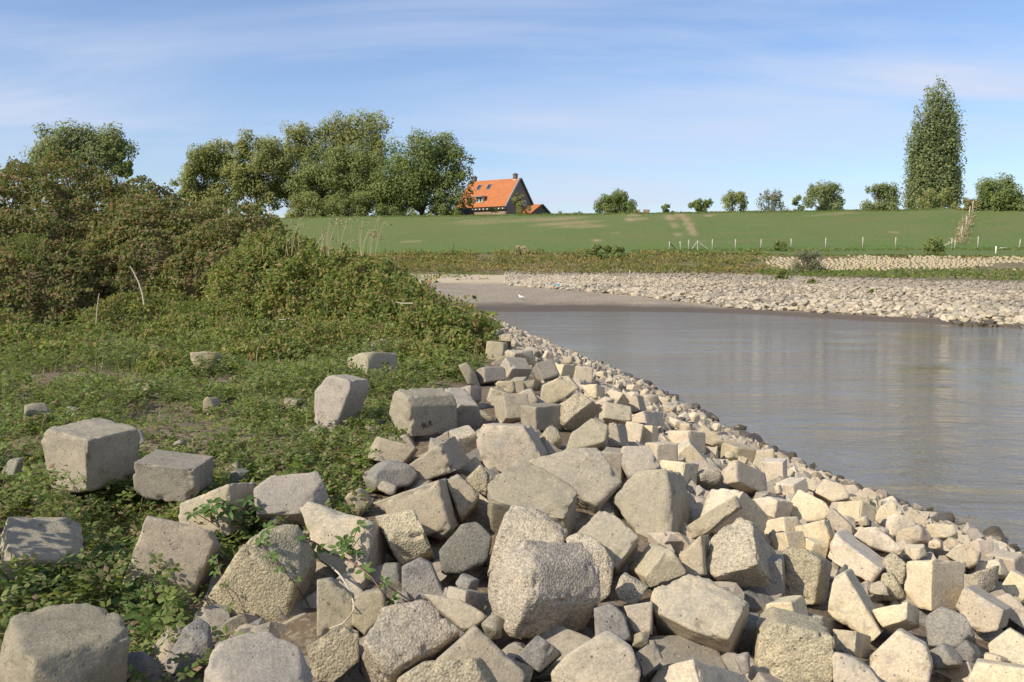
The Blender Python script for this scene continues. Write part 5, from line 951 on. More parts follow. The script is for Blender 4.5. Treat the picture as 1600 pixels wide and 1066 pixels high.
# bramble thicket
def dome_pts(ds, dens, rg, deep=.5):
    out, nr = [], []
    for (a, b, rx, ry, h) in ds:
        n = int(dens*(rx+ry)*.5*math.pi*(h+.5*(rx+ry)*.7)); u = rg.normal(size=(n, 3)); u[:, 2] = np.abs(u[:, 2]); u /= np.linalg.norm(u, axis=1)[:, None]
        u = u[u[:, 1] < .45]
        lump = 1+.15*fbm(u*2.6+a*7, 51, 3)+.12*noise(u*9+a*3, 55)
        k = lump*(1-deep/max(h, rx*.7, .6)*rg.random(len(u))**2.2*.8)
        sp_ = rg.random(len(u)) < .04; k = np.where(sp_, k*(1+rg.random(len(u))*.05), k)
        p = np.stack([a+u[:, 0]*rx*k, b+u[:, 1]*ry*k, u[:, 2]*h*k], 1)
        inner = np.zeros(len(p), bool)
        for (a2, b2, rx2, ry2, h2) in DOMES:
            if (a2, b2) != (a, b): inner |= (((p[:, 0]-a2)/rx2)**2+((p[:, 1]-b2)/ry2)**2+(p[:, 2]/h2)**2) < .42
        p = p[~inner]; g = u[~inner]/np.array([rx, ry, h]); g /= np.linalg.norm(g, axis=1)[:, None]
        p[:, 2] += terr0(p[:, 0], p[:, 1]); out.append(p); nr.append(g)
    return np.concatenate(out), np.concatenate(nr)
def canes(ds, n, rg, r0=.010):
    mb = MB(); tips = []
    for i in range(n):
        a, b, rx, ry, h = ds[int(rg.integers(0, len(ds)))]
        th = rg.uniform(math.pi, 2*math.pi)+rg.normal(0, .3); ph = rg.uniform(.2, 1.25)
        u = np.array([math.cos(th)*math.cos(ph), math.sin(th)*math.cos(ph), math.sin(ph)])
        p = np.array([a, b, 0])+u*np.array([rx, ry, h])*.93; p[2] += float(terr0(p[0], p[1]))
        L_ = rg.uniform(.3, .75)*(.5+.07*h); d = u+rg.normal(0, .5, 3)+np.array([0, 0, .5]); d /= np.linalg.norm(d); pts = []
        for k in range(7):
            pts.append(p.copy()); p = p+d*L_/6; d = d+np.array([0, 0, -.22])+u*.03; d /= np.linalg.norm(d)
            if k > 1: tips.append(p.copy())
        mb.tube(pts, [r0*(1-.1*k) for k in range(7)], 3)
    return mb, np.array(tips)
rb = np.random.default_rng(31)
def thicket(name, ds, label, dens, size, m, cat, ncane, k2=0):
    root = empty(name, (ds[0][0], ds[0][1], float(terr0(ds[0][0], ds[0][1]))), label, cat)
    org = np.array(root.location); p, nr = dome_pts(ds, dens, rb)
    mb, tips = canes(ds, ncane, rb, .016 if name == 'bramble_thicket' else .009)
    tp = np.repeat(tips, 4, 0)+rb.normal(0, .05, (len(tips)*4, 3)); p = np.concatenate([p, tp]); nr = np.concatenate([nr, np.tile([0, 0, 1.], (len(tp), 1))])
    nr = nr*.6+np.array([-.3, -.3, .5])
    o = leafobj('foliage', p, size*rb.uniform(.6, 1.45, len(p)), m, rb, root, org, N=nr/np.linalg.norm(nr, axis=1)[:, None], bias=.5, droop=.5)
    o['kind'] = 'stuff'
    mb.v = [tuple(np.array(q)-org) for q in mb.v]; c = mb.build('cane', CANE, root); c['kind'] = 'stuff'
    print(name, len(p)); return root
thicket('bramble_thicket', DOMES[:10], 'tall olive and rust coloured bramble thicket rising at the left edge', 640, .10, L['bramble'], 'bramble thicket', 330)
thicket('bramble_bush', DOMES[10:16], 'lower green bramble slope descending from the thicket to the blocks', 980, .085, L['scrub'], 'bramble bush', 170)
thicket('bramble_bush', DOMES[16:18], 'low bramble patch creeping over the crest blocks', 1500, .055, L['scrub'], 'bramble bush', 40)
thicket('bramble_bush', DOMES[18:], 'knee high scrub at the foot of the tall thicket', 1100, .07, L['scrub'], 'bramble bush', 120)

# tall straws with seed heads above the bramble slope
root = empty('tall_grass', (-4.6, 21.2, 3.3), 'dry straw coloured grass with nodding seed heads above the bramble slope', 'grass tuft')
mb = MB(); hp = []
for i in range(34):
    px = rb.choice([515, 530, 560, 575, 590, 420, 460, 505])+rb.normal(0, 9); D = rb.uniform(20.3, 22.5)
    b = at(px, 400, D); t = at(px+rb.uniform(-4, 16), rb.uniform(338, 375), D); m_ = (b+t)/2+np.array([-.03, 0, .05]); e = t+np.array([rb.uniform(.04, .18), 0, -.06])
    mb.tube([b-np.array(root.location), m_-np.array(root.location), t-np.array(root.location), e-np.array(root.location)], [.006, .005, .004, .002], 3)
    for k in range(12): hp.append(t+(e-t)*rb.random()+rb.normal(0, .02, 3))
st = mb.build('stalk', L['dry'], root); st['kind'] = 'stuff'
o = leafobj('seed_head', np.array(hp), .06, L['dry'], rb, root, np.array(root.location), wid=.2); o['kind'] = 'stuff'
# single stems and sticks
def stick(name, pts, D, r0, m, label, cat):
    q = [at(x, y, D+k*.03) for k, (x, y) in enumerate(pts)]; mb = MB(); mb.tube([p-q[0] for p in q], [r0*(1-.6*k/len(q)) for k in range(len(q))], 5)
    return tag(mb.build(name, m, loc=q[0]), label, cat)
stick('dry_branch', [(225,476),(222,458),(216,440),(208,424),(203,416)], 21.6, .022, PALE, 'bleached bare branch standing out against the dark thicket', 'branch')
stick('dry_branch', [(150,505),(152,478),(155,458)], 21.2, .014, PALE, 'thin pale stem left of the bleached branch', 'branch')
stick('dry_branch', [(645,474),(628,474),(618,472)], 17.0, .012, PALE, 'short pale twig lying on the bramble slope', 'branch')
stick('dry_branch', [(673,462),(672,446),(674,432),(673,424)], 17.6, .010, CANE, 'bare upright stem on the bramble slope in front of the beach', 'branch')
stick('dry_branch', [(668,458),(664,440),(661,420)], 17.7, .007, CANE, 'thin leaning bare stem beside the upright one', 'branch')
stick('bramble_cane', [(436,500),(455,498),(470,508),(480,520),(500,534)], 17.2, .010, PALE, 'arching tan cane in front of the dark hollow of the thicket', 'cane')
stick('bramble_cane', [(528,716),(528,700),(535,690),(550,680),(562,668)], 8.2, .008, VINE, 'reddish dry cane curving from the grass below the upright block', 'cane')
for i, (px, py0, py1, D, lab) in enumerate(((46, 472, 372, 20.9, 'tall feathery weed on a straight stem before the thicket'), (297, 510, 462, 20.2, 'bright green leafy weed in front of the dark hollow'))):
    b = at(px, py0, D); t = at(px, py1, D); root = empty('tall_weed', b, lab, 'weed'); H = t[2]-b[2]
    MB().tube([(0, 0, 0), (.02, 0, H*.5), (0, 0, H)], [.014, .011, .005], 5).build('stem', VINE if i == 0 else CANE, root)
    n = 420; u = rb.random(n); q = np.stack([rb.normal(0, 1, n), rb.normal(0, 1, n), np.zeros(n)], 1)*(.24*np.sin(np.clip(u, .02, 1)*2.6))[:, None]; q[:, 2] = H*((.62 if i == 0 else .35)+.45*u)
    leafobj('foliage', q, .075, L['strip'], rb, root, wid=.2)
# leafy grass blades in the cover
mb = MB()

# trailing vine over the blocks and leafy sprouts between them
def palmate(c, n_, s, rg, k=5):
    n_ = n_/np.linalg.norm(n_); u = np.cross(n_, rg.normal(size=3)); u /= np.linalg.norm(u); w = np.cross(n_, u); V, Fc = [], []
    for j in range(k):
        t = 2*math.pi*j/(k+1.2)+rg.normal(0, .1); d = u*math.cos(t)+w*math.sin(t); sd = np.cross(n_, d); l = s*rg.uniform(.8, 1.1); o = len(V)
        V += [c+d*l*.1, c+d*l*.35+sd*l*.2+n_*l*.03, c+d*l*.7+sd*l*.17, c+d*l-n_*l*.15, c+d*l*.7-sd*l*.17, c+d*l*.35-sd*l*.2+n_*l*.03, c+d*l*.55-n_*l*.06]
        Fc += [(o, o+1, o+6), (o+1, o+2, o+6), (o+2, o+3, o+6), (o+3, o+4, o+6), (o+4, o+5, o+6), (o+5, o, o+6)]
    return V, Fc
VLEAF = leafmat('vine_leaf', [(0,(.06,.11,.025)),(.5,(.085,.15,.035)),(1,(.13,.19,.05))], .35, .45)
def vine(label, pts, lv, m, rr, lift=.03):
    hs = [camhit(*p) for p in pts]; D = [h[0][1] for h in hs]
    for it in range(2): D = [min(D[max(i-1, 0)]+.12, D[i], D[min(i+1, len(D)-1)]+.12) for i in range(len(D))]
    q = [at(p[0], p[1], d-lift) for p, d in zip(pts, D)]
    root = empty('trailing_vine', q[0], label, 'vine'); org = q[0]
    MB().tube([p-org for p in q], [rr*(1-.5*i/len(q)) for i in range(len(q))], 5).build('stem', m, root, True)
    for (px, py, s) in lv:
        d = min(zip(pts, D), key=lambda z: (z[0][0]-px)**2+(z[0][1]-py)**2)[1]
        c = at(px, py, d-lift-.03); V, Fc = palmate(c-org, np.array([rb.normal(-.2, .3), -1, 1.0]), s*.75, rb)
        link('leaf', mesh('leaf', V, Fc, [VLEAF], False), root)
vine('green leafed vine stem trailing across the large lit block', [(470,838),(495,850),(515,864),(540,872),(560,885),(580,902),(597,925),(610,940)],
     [(492,860,.10),(540,864,.09),(569,893,.10),(600,910,.07),(612,936,.07),(461,842,.09)], VINE, .006)
vine('pale dead vine stem looping down into the gap', [(500,872),(516,884),(530,897),(540,912),(547,925),(552,940),(553,952),(548,962),(535,975),(515,982)], [], PALE, .007)
vine('reddish vine stem hanging down the pebbly block', [(405,846),(418,866),(430,880),(445,893),(457,907),(468,922),(477,935),(484,950),(488,965),(489,985)],
     [(409,848,.09),(424,868,.07),(438,890,.05),(465,905,.04),(415,826,.09),(428,872,.05)], VINE, .005)
vine('thin vine stem with yellow green leaves between the smooth and pebbly blocks', [(338,865),(340,882),(346,900),(353,918),(366,940)], [(336,892,.06),(352,914,.04),(360,948,.05),(334,875,.06)], VINE, .004)
def sprout(px, py, s, label, k=3):
    p, n_ = camhit(px, py); root = empty('leafy_sprout', p, label, 'sprout')
    V, Fc = [], []; mb = MB()
    for j in range(k):
        c = np.array([rb.normal(0, .08), rb.normal(-.05, .06), .03+.025*j+rb.random()*.03]); v, f = palmate(c, np.array([rb.normal(0, .35), -.5, 1.]), s*rb.uniform(.8, 1.2), rb)
        link('leaf', mesh('leaf', v, f, [VLEAF], False), root); mb.tube([(0, 0, -.02), c*.6, c], .003, 4)
    mb.build('stem', VINE, root)
for q in ((118,902,.10,'bright green sprout in front of the shadow dappled block'),(160,916,.09,'leafy sprout between the dappled and the smooth block'),(188,884,.11,'large creeper leaves left of the smooth tilted block'),
          (246,988,.10,'five fingered leaves at the foot of the smooth tilted block'),(205,950,.13,'broad dark creeper leaf cluster under the smooth tilted block'),(28,924,.11,'shaded sprout at the left edge before the dappled block'),
          (250,965,.08,'small sprout beside the knobbly grey stone'),(395,835,.10,'creeper leaves over the top of the pebbly block'),(372,806,.09,'leaf tuft beside the tan concrete wedge'),(330,812,.08,'leaf tuft behind the smooth tilted block'),
          (70,918,.09,'sprout at the foot of the dappled block'),(545,862,.07,'little sprout caught on the large lit block')):
    sprout(*q, k=5)
# shrub just outside the left edge: it throws the dappled shade on the left blocks
rs = np.random.default_rng(61); root = empty('bramble_bush', (-3.8, 5.0, 1.15), 'leafy bramble shrub beyond the left edge shading the dappled block', 'bramble bush')
n = 420; u = rs.normal(size=(n, 3)); u /= np.linalg.norm(u, axis=1)[:, None]; q = u*np.array([.55, .6, .7])*rs.uniform(.5, 1, n)[:, None]+np.array([0, 0, .85])
leafobj('foliage', q, .11*rs.uniform(.6, 1.3, n), L['scrub'], rs, root)
mb = MB()
for i in range(9): mb.tube([(0, 0, 0), u[i]*np.array([.2, .2, .2])+np.array([0, 0, .5]), u[i]*.5+np.array([0, 0, .9])], [.012, .009, .004], 4)
mb.build('stem', CANE, root)

# ------------------------------------------------------------------ far vegetation
rt = np.random.default_rng(71)
# scrub on the earth bank, and the green strip over the riprap
def bank_scatter(name, label, n, m, f, size, hmax):
    X_ = rt.uniform(-36, 66, n); Yk, Zk = stations(X_); u = rt.random(n); P = f(X_, Yk, u)
    ok = ~np.isnan(P); X_, P = X_[ok], P[ok]; z = farz(X_, P); lump = np.clip(.5+fbm(xy(X_*.55, P*.9), 91, 3), .05, 1.2)
    h = rt.random(len(X_))**.7*hmax*lump
    o = leafobj(name, np.stack([X_, P, z+h], 1), size*rt.uniform(.6, 1.4, len(X_)), m, rt, N=np.tile([-.2, -.5, .6], (len(X_), 1)), bias=.4)
    return tag(o, label, 'scrub', kind='stuff')
def f1(X_, Y, u):
    d = np.where(X_ < 0, Y[3]+1.5+(Y[5]-Y[3]-1.2)*u, Y[3]+(Y[5]+.5-Y[3])*u); px = 800+1500*X_/d
    thin = fbm(xy(X_*.2, d*.2), 17, 2) > .45
    d = np.where((px > 1190+22*np.sin(X_*1.3+d)) | thin, np.nan, d)
    return np.where((px < 770) & (px > 745) & (u > .6), np.nan, d)
def f1g(X_, Y, u):
    d = f1(X_, Y, u); return np.where(fbm(xy(X_*.13, np.nan_to_num(d)*.4), 29, 3) < .04, np.nan, d)
bank_scatter('bank_scrub', 'rust and olive scrub covering the earth bank below the dike', 32000, L['bank'], f1, .24, .85)
bank_scatter('bank_scrub', 'fresh green patches of scrub on the earth bank below the dike', 26000, L['strip'], f1g, .22, .8)
def f2(X_, Y, u):
    px = 800+1500*X_/Y[4]; c = .25+.12*noise(xy(X_*.3, X_*0), 3)+np.where(px > 1500, -.35, 0)
    d = Y[3]+(Y[4]-Y[3])*(c+(1.06-c)*u)
    edge = (px < 1300) & (u > .9)
    return np.where(px < 1165, np.nan, d)
bank_scatter('bank_greenery', 'green strip of plants between riprap and paved revetment', 20000, L['strip'], f2, .22, .38)
def f3(X_, Y, u):
    px = 800+1500*X_/Y[5]; d = Y[4]+(Y[5]-Y[4])*(.72+.34*u)
    d2 = Y[4]+(Y[5]-Y[4])*u
    g = fbm(xy(X_*.23, (u*12)*.2), 31, 2)
    d = np.where((g > .30) & (px < 1440), d2, d)
    return np.where((px < 1150) | (u > .97), np.nan, d)
bank_scatter('bank_weeds', 'thin weeds growing through the paved revetment top', 4200, L['bank'], f3, .2, .25)
def f4(X_, Y, u):
    px = 800+1500*X_/Y[3]; d = Y[2]+(Y[3]-Y[2])*(.25+.9*u); g = fbm(xy(X_*.3, d*.5), 12, 2)
    return np.where((g < .12) | (px > 815), np.nan, d)
bank_scatter('beach_weeds', 'sparse weeds on the sandy top of the beach', 9000, L['strip'], f4, .2, .25)
# longer grass along the fence foot and the dike edge
def f5(X_, Y, u): return np.where(X_ > 14, Y[6]-1.6+2.2*u, np.nan)
bank_scatter('fence_grass', 'longer grass along the foot of the fence', 5200, L['strip'], f5, .2, .35)
def f7(X_, Y, u): return Y[8]-.6+2.2*u
bank_scatter('crest_grass', 'uneven grass along the crest of the dike', 9000, L['strip'], f7, .16, .22)
def f6(X_, Y, u): return Y[5]-.3+1.2*u
bank_scatter('bank_edge_grass', 'ragged grass along the top edge of the bank', 9000, L['strip'], f6, .2, .22)

def crown(clumps, n, size, m, root, rg, droop=.1, flat=1.0):
    tot = sum(c[3]**2 for c in clumps); Ps, Ns = [], []
    for (x, y, z, r_, *e) in clumps:
        k = max(6, int(n*r_*r_/tot)); u = rg.normal(size=(k, 3)); u /= np.linalg.norm(u, axis=1)[:, None]
        q = u*(r_*(rg.random(k)**.38))[:, None]*np.array([1, 1, e[0] if e else flat]); q *= (1+.25*noise(u*2.5+x*3, 5))[:, None]
        Ps.append(q+[x, y, z]); Ns.append(u)
    P = np.concatenate(Ps); N = np.concatenate(Ns)
    o = leafobj('crown', P, size*rg.uniform(.6, 1.4, len(P)), m, rg, root, N=N*.8+np.array([-.4, -.32, .42]), bias=1.0, droop=droop); o['kind'] = 'stuff'
    return o
LATE = []
def tree(name, px, pbase, D, lobes, label, m, n, size, cat='tree', group=None, trunk=.35, clump=(.28, .42), per=9, lean=0, zbase=None):
    """lobes: ellipses (px, py, half width px, half height px) that make the outline, in pixels of the photograph at distance D"""
    b = at(px, pbase, D); zb = float(farz(b[0], D)[0]) if zbase is None else zbase
    root = empty(name, (b[0], D, zb), label, cat, group); k = D/F; cl = []
    rg = np.random.default_rng(int(px*7+D)); mb = MB()
    H = 0
    for (lx, ly, hw, hh) in lobes:
        c = at(lx, ly, D)-np.array([b[0], D, zb]); R = np.array([hw*1.22*k, min(hw, hh*1.2)*k, hh*1.12*k]); H = max(H, c[2]+R[2])
        for j in range(int(per*max(1, hw*hh/620))):
            u = rg.normal(size=3); u /= np.linalg.norm(u); q = c+u*R*rg.uniform(.45, .92)
            cl.append((*q, rg.uniform(*clump)*min(R)))
        cl.append((*c, .5*min(R)))
    tb = np.array([0, 0, -.4]); top = np.array([lean, 0, H*.62])
    mb.tube([tb, (0, 0, H*.15), top*np.array([.5, 1, .6]), top], [trunk, trunk*.8, trunk*.55, trunk*.2], 8)
    idx = rg.permutation(len(cl))[:14]
    for i in idx:
        q = np.array(cl[i][:3]); s0 = np.array([lean*.3, 0, min(H*rg.uniform(.12, .4), max(q[2]*.6, .1))]); mb.tube([s0, (s0+q)/2+[0, 0, H*.03], q], [trunk*.36, trunk*.2, trunk*.06], 5)
    mb.build('trunk', BARK, root, True)
    crown(cl, int(n*1.35), size*.80, m, root, rg); return root
tree('broadleaf_tree', 118, 340, 128, [(120,240,76,44),(75,250,40,26),(160,240,44,34),(95,235,40,34),(150,232,42,32),(62,258,26,24),(118,218,40,20)], 'rounded green tree looking over the bramble thicket at far left', L['poplar'], 13000, .42, zbase=4.8)
tree('broadleaf_tree', 186, 340, 126, [(187,245,14,30),(190,262,18,22)], 'narrow dark green tree at the right of the rounded tree behind the thicket', L['dark'], 2600, .4, zbase=4.8, trunk=.2)
tree('broadleaf_tree', 325, 336, 172, [(325,275,40,50),(300,285,26,34),(345,250,32,30),(330,245,28,24),(325,312,44,22),(350,300,30,28),(300,310,26,18),(312,262,26,26)], 'olive tree at the left end of the tree group behind the dike', L['plane'], 17000, .46, group='trees behind the dike')
tree('broadleaf_tree', 402, 336, 170, [(402,255,44,46),(375,265,30,46),(428,270,30,48),(398,228,30,22),(400,300,40,28),(385,318,34,14)], 'domed olive tree with sky showing under its branches', L['plane'], 16000, .46, group='trees behind the dike')
tree('broadleaf_tree', 470, 336, 176, [(470,235,38,44),(455,270,34,54),(445,235,22,24),(470,290,40,34),(490,225,34,34),(505,265,40,60),(465,310,44,28),(480,322,36,16)], 'olive tree left of the tallest tree in the group', L['plane'], 15000, .46, group='trees behind the dike')
tree('broadleaf_tree', 556, 336, 178, [(560,215,46,44),(540,200,30,28),(585,205,22,28),(560,260,48,50),(530,230,34,40),(520,215,26,30),(590,250,30,40),(575,300,44,32)], 'tallest tree of the group with an olive flat topped crown', L['plane'], 14000, .46, group='trees behind the dike')
tree('broadleaf_tree', 525, 338, 164, [(525,285,52,52),(500,270,36,38),(560,280,46,50),(480,300,30,34),(535,250,40,26),(500,320,42,18),(560,320,44,18),(530,305,50,30)], 'bushy mid green tree in front of the tallest tree', L['green'], 21000, .44, group='trees behind the dike')
tree('broadleaf_tree', 660, 338, 160, [(660,262,52,52),(630,280,46,52),(690,250,40,38),(712,262,24,40),(665,228,36,20),(700,300,34,30),(728,296,18,26),(722,318,20,14),(640,310,50,26),(610,300,34,36),(630,322,46,16),(690,322,36,14),(600,322,24,16)], 'large spreading dark tree with an open right side beside the house', L['dark'], 26000, .42, group='trees behind the dike', trunk=.5)
for q in ((478,338,64,36,'leafy shrub under the olive tree left of the tallest tree','plane',2600),(548,339,80,40,'broad leafy undergrowth below the bushy green tree','green',3600),(622,339,80,36,'leafy undergrowth between the bushy tree and the spreading tree','dark',3400),(694,339,56,34,'dark undergrowth at the foot of the spreading tree beside the shed','dark',2600),(340,338,60,30,'low shrub at the left end of the tree group','plane',1800)):
    LATE.append(q)
# poplar
b = at(1455, 328, 158); zb = float(farz(b[0], 158)[0]); root = empty('poplar_tree', (b[0], 158, zb), 'tall columnar poplar standing alone on the dike at right', 'tree'); rg2 = np.random.default_rng(5); cl = []; mb = MB(); k = 158/F
def plume(px, ytop, ybot, hw):
    for j in range(int((ybot-ytop)/5.5)+1):
        yy = ybot+(ytop-ybot)*j/max(1, int((ybot-ytop)/5.5)); t = (yy-ytop)/(ybot-ytop); w_ = 1.22*hw*(.35+.65*min(1, t*3.2))
        c = at(px+rg2.normal(0, hw*.28)*min(1, t*2), yy, 158)-np.array([b[0], 158, zb]); c[1] += rg2.normal(0, hw*k*.7)
        cl.append((*c, w_*k*rg2.uniform(.5, 1.05), 1.8))
for q in ((1472,130,260,17),(1454,138,250,17),(1436,172,305,14),(1489,158,305,14),(1480,140,280,15),(1427,200,318,12),(1494,195,318,11),(1465,122,300,13),(1447,140,310,12),(1484,147,305,11),(1431,165,315,10),(1492,180,312,9),(1455,190,318,15),(1474,200,320,15),(1438,215,322,14),(1424,230,322,10),(1490,235,322,10),(1418,290,326,7),(1460,270,326,20),(1430,290,326,16),(1485,290,326,14)): plume(*q)
mb.tube([(0, 0, -.4), (0, 0, 6), (.2, 0, 15), (.5, 0, 21)], [.45, .36, .2, .06], 8)
for i in range(10): q = np.array(cl[int(rg2.integers(0, len(cl)))][:3]); mb.tube([(0, 0, max(.5, q[2]*.35)), (q[0]*.6, q[1]*.6, q[2]*.6), q], [.14, .1, .03], 5)
mb.build('trunk', BARK, root, True)
crown(cl, 33000, .33, L['poplar'], root, rg2, droop=-.3)
# bushes on the dike and bank
def bush(px, pbase, w, h, label, m, n, D=None, size=.28, sparse=0, cat='bush', lobes=None):
    if D is None: p = hit(px, pbase+1.2, 0, farz, 170); D = float(p[1]); D = min(D, 146)
    k = D/F; b = at(px, pbase, D); zb = float(farz(b[0], D)[0]); n = int(n*1.6)
    root = empty('bush', (b[0], D, zb), label, cat, 'bushes along the dike'); rg = np.random.default_rng(int(px*3+h)); mb = MB(); cl = []
    Hm = (b[2]-zb)+h*k
    for j in range(14+int(w/3)):
        u = rg.uniform(-1, 1); v = rg.random()**1.3; x_ = u*w*k*.5*.95*math.sqrt(max(.05, 1-(v*.85)**2)); z_ = max(.12, Hm*(.03+.86*v)); r_ = min(w, h*1.3)*k*rg.uniform(.15, .24)
        cl.append((x_, rg.uniform(-.3, .3)*w*k, z_, r_))
        if sparse or j < 8: mb.tube([(x_*.15, 0, -.1), (x_*.6, 0, z_*.55), (x_, 0, z_+r_*.5)], [.05, .03, .012], 4)
    if sparse:
        for j in range(18):
            u = rg.uniform(-1, 1); mb.tube([(u*.1, 0, 0), (u*w*k*.3, 0, Hm*.6), (u*w*k*.5, rg.normal(0, .2), Hm*rg.uniform(.75, 1.08))], [.03, .02, .008], 3); 
            cl.append((u*w*k*.42, 0, Hm*rg.uniform(.7, .95), w*k*.07))
    for j in range(8): cl.append((rg.uniform(-.46, .46)*w*k, rg.uniform(-.2, .2)*w*k, Hm*rg.uniform(.0, .15), min(w, h)*k*rg.uniform(.13, .2)))
    mb.build('stem', BARK, root); crown(cl, int(n*1.5), size*.8, m, root, rg, droop=-.2)
for (px_, pb_, w_, h_, l_, m_, n_) in LATE: bush(px_, pb_, w_, h_, l_, L[m_], n_, D=158, size=.34)
bush(960,332,58,34,'broad dark bush on the dike crest right of the house',L['dark'],4200)
bush(987,332,16,18,'small bush leaning out beside the broad dark bush',L['dark'],500)
bush(1043,331,24,12,'lowest bush on the dike crest near the worn tracks',L['green'],700)
bush(1096,329,42,20,'yellow green spreading bush on the dike crest',L['strip'],1900)
bush(1150,329,42,30,'olive bush with rusty leaves on the dike crest',L['plane'],2400)
bush(1203,328,46,33,'sparse grey twiggy bush on the dike crest',L['grey'],1300,sparse=1)
bush(1247,328,26,24,'small bright green rounded bush on the dike crest',L['green'],1500)
bush(1288,328,56,40,'dense grey green bush right of the bright green one',L['poplar'],3800,sparse=1)
bush(1377,327,56,38,'peaked grey green bush left of the poplar',L['poplar'],3000,sparse=1)
bush(1560,326,72,48,'large rounded bush with dark foliage right of the poplar',L['dark'],5200)
bush(1462,328,60,32,'olive undergrowth at the foot of the poplar',L['plane'],2600,D=140)
bush(1515,327,30,16,'dry low bush beside the fence line on the dike',L['bank'],700)
bush(880,334,18,12,'small pale bush far behind the dike right of the house',L['green'],600,D=170)
bush(905,334,22,10,'dark conifer like shrubs far behind the dike',L['dark'],600,D=172)
bush(945,403,74,20,'dark green bramble bush on the edge of the earth bank',L['dark'],4200,size=.24)
bush(1218,390,19,14,'small round bush by the fence posts',L['dark'],800,size=.2)
bush(1459,399,28,27,'dark bush hiding a fence post',L['dark'],1700,size=.2)
bush(1262,424,44,36,'wispy grey willow bush in front of the paved revetment',L['grey'],1500,size=.17,sparse=1)
bush(812,396,26,12,'tawny grass bush at the top of the earth bank',L['dry'],600,size=.2)
bush(1268,443,12,8,'bright green plant at the top of the riprap',L['strip'],260,size=.15)
bush(1222,436,20,14,'yellowish grass clump between scrub and riprap',L['strip'],500,size=.18)
bush(1362,457,8,6,'tiny plant growing alone in the riprap',L['strip'],160,size=.12)

# ------------------------------------------------------------------ house
HD = 170.0
TILE = NT('orange_roof_tile'); tcc = TILE.n('ShaderNodeTexCoord'); vv = tcc.outputs['Object']
wv = TILE.n('ShaderNodeTexWave', {'Vector': vv, 'Scale': 1.6, 'Distortion': .3}, wave_type='BANDS', bands_direction='X')
wv2 = TILE.n('ShaderNodeTexWave', {'Vector': vv, 'Scale': 1.1}, wave_type='BANDS', bands_direction='Z')
cc = TILE.mix(TILE.rng(TILE.noise(vv, 1.2, 4), .3, .7), C(.41,.145,.055), C(.48,.185,.072)); cc = TILE.mix(TILE.rng(wv2.outputs[1], .0, .25, .35, 0), cc, C(.4,.1,.03))
TILE = TILE.done(cc, .75, TILE.math('ADD', wv.outputs[1], wv2.outputs[1]), .05, .6)
def brickmat(name, a, b):
    t = NT(name); tc = t.n('ShaderNodeTexCoord'); mp = t.n('ShaderNodeMapping', {'Vector': tc.outputs['Object'], 'Rotation': (math.pi/2, 0, 0)})
    br = t.n('ShaderNodeTexBrick', {'Vector': mp.outputs[0], 'Color1': C(*a), 'Color2': C(*b), 'Mortar': C(.3,.26,.22), 'Scale': 4.0}); return t.done(br.outputs[0], .9)
BRICK = brickmat('brown_brick', (.135,.10,.078), (.10,.075,.06)); LBRICK = brickmat('tan_brick', (.34,.24,.17), (.28,.2,.14))
WHITE = plain('white_paint', (.78,.77,.72), .5, .05); GREENP = plain('green_paint', (.03,.09,.06), .5, .1); ZINC = plain('zinc', (.3,.33,.36), .4, .1)
GLASS = NT('window_glass').done(C(.03,.035,.045), .08, None, .01, 1, .5)
psi = math.radians(37)
c0 = at(791, 320, HD)                                  # nearest eave corner
hz = 9.6; EA = c0[2]-hz
house = empty('brick_house', (c0[0], c0[1], hz), 'brown brick house with a steep orange tiled roof behind the dike', 'house', rz=math.pi-psi)
# local axes: x along the ridge away to the left, y towards the camera side negative
LN, WD, RH = 11.4, 8.0, 4.75
def hp_(u, v, z): return (u, -v, z)                     # v runs from the front eave to the back
hv = MB(); T = .0
# walls (gable walls with pointed tops)
hv.add([hp_(0,0,0),hp_(0,WD,0),hp_(0,WD,EA),hp_(0,WD/2,EA+RH-.1),hp_(0,0,EA),hp_(.3,0,0),hp_(.3,WD,0),hp_(.3,WD,EA),hp_(.3,WD/2,EA+RH-.1),hp_(.3,0,EA)],
       [(0,1,2,3,4),(9,8,7,6,5),(0,5,6,1),(1,6,7,2),(2,7,8,3),(3,8,9,4),(4,9,5,0)]); hv.build('gable_wall', BRICK, house)
hv = MB(); hv.add([hp_(LN-.3,0,0),hp_(LN-.3,WD,0),hp_(LN-.3,WD,EA),hp_(LN-.3,WD/2,EA+RH-.1),hp_(LN-.3,0,EA),hp_(LN,0,0),hp_(LN,WD,0),hp_(LN,WD,EA),hp_(LN,WD/2,EA+RH-.1),hp_(LN,0,EA)],
       [(0,1,2,3,4),(9,8,7,6,5),(0,5,6,1),(1,6,7,2),(2,7,8,3),(3,8,9,4),(4,9,5,0)]); hv.build('gable_wall', BRICK, house)
MB().box(hp_(LN/2, .15, EA/2-.2), (LN-.6, .3, EA-.4)).build('front_wall', LBRICK, house)
MB().box(hp_(LN/2, WD-.15, EA/2-.2), (LN-.6, .3, EA-.4)).build('back_wall', BRICK, house)
def roofslab(u0, u1, va, za, vb, zb, th, name, m):
    dv, dz = vb-va, zb-za; l = math.hypot(dv, dz); nv_, nz_ = -dz/l*th, dv/l*th
    if nz_ < 0: nv_, nz_ = -nv_, -nz_
    P = [hp_(u0,va,za),hp_(u1,va,za),hp_(u1,vb,zb),hp_(u0,vb,zb)]; P += [hp_(u0,va+nv_,za+nz_),hp_(u1,va+nv_,za+nz_),hp_(u1,vb+nv_,zb+nz_),hp_(u0,vb+nv_,zb+nz_)]
    return MB().add(P, [(0,1,2,3),(7,6,5,4),(0,4,5,1),(1,5,6,2),(2,6,7,3),(3,7,4,0)]).build(name, m, house)
sl_ = RH/(WD/2)
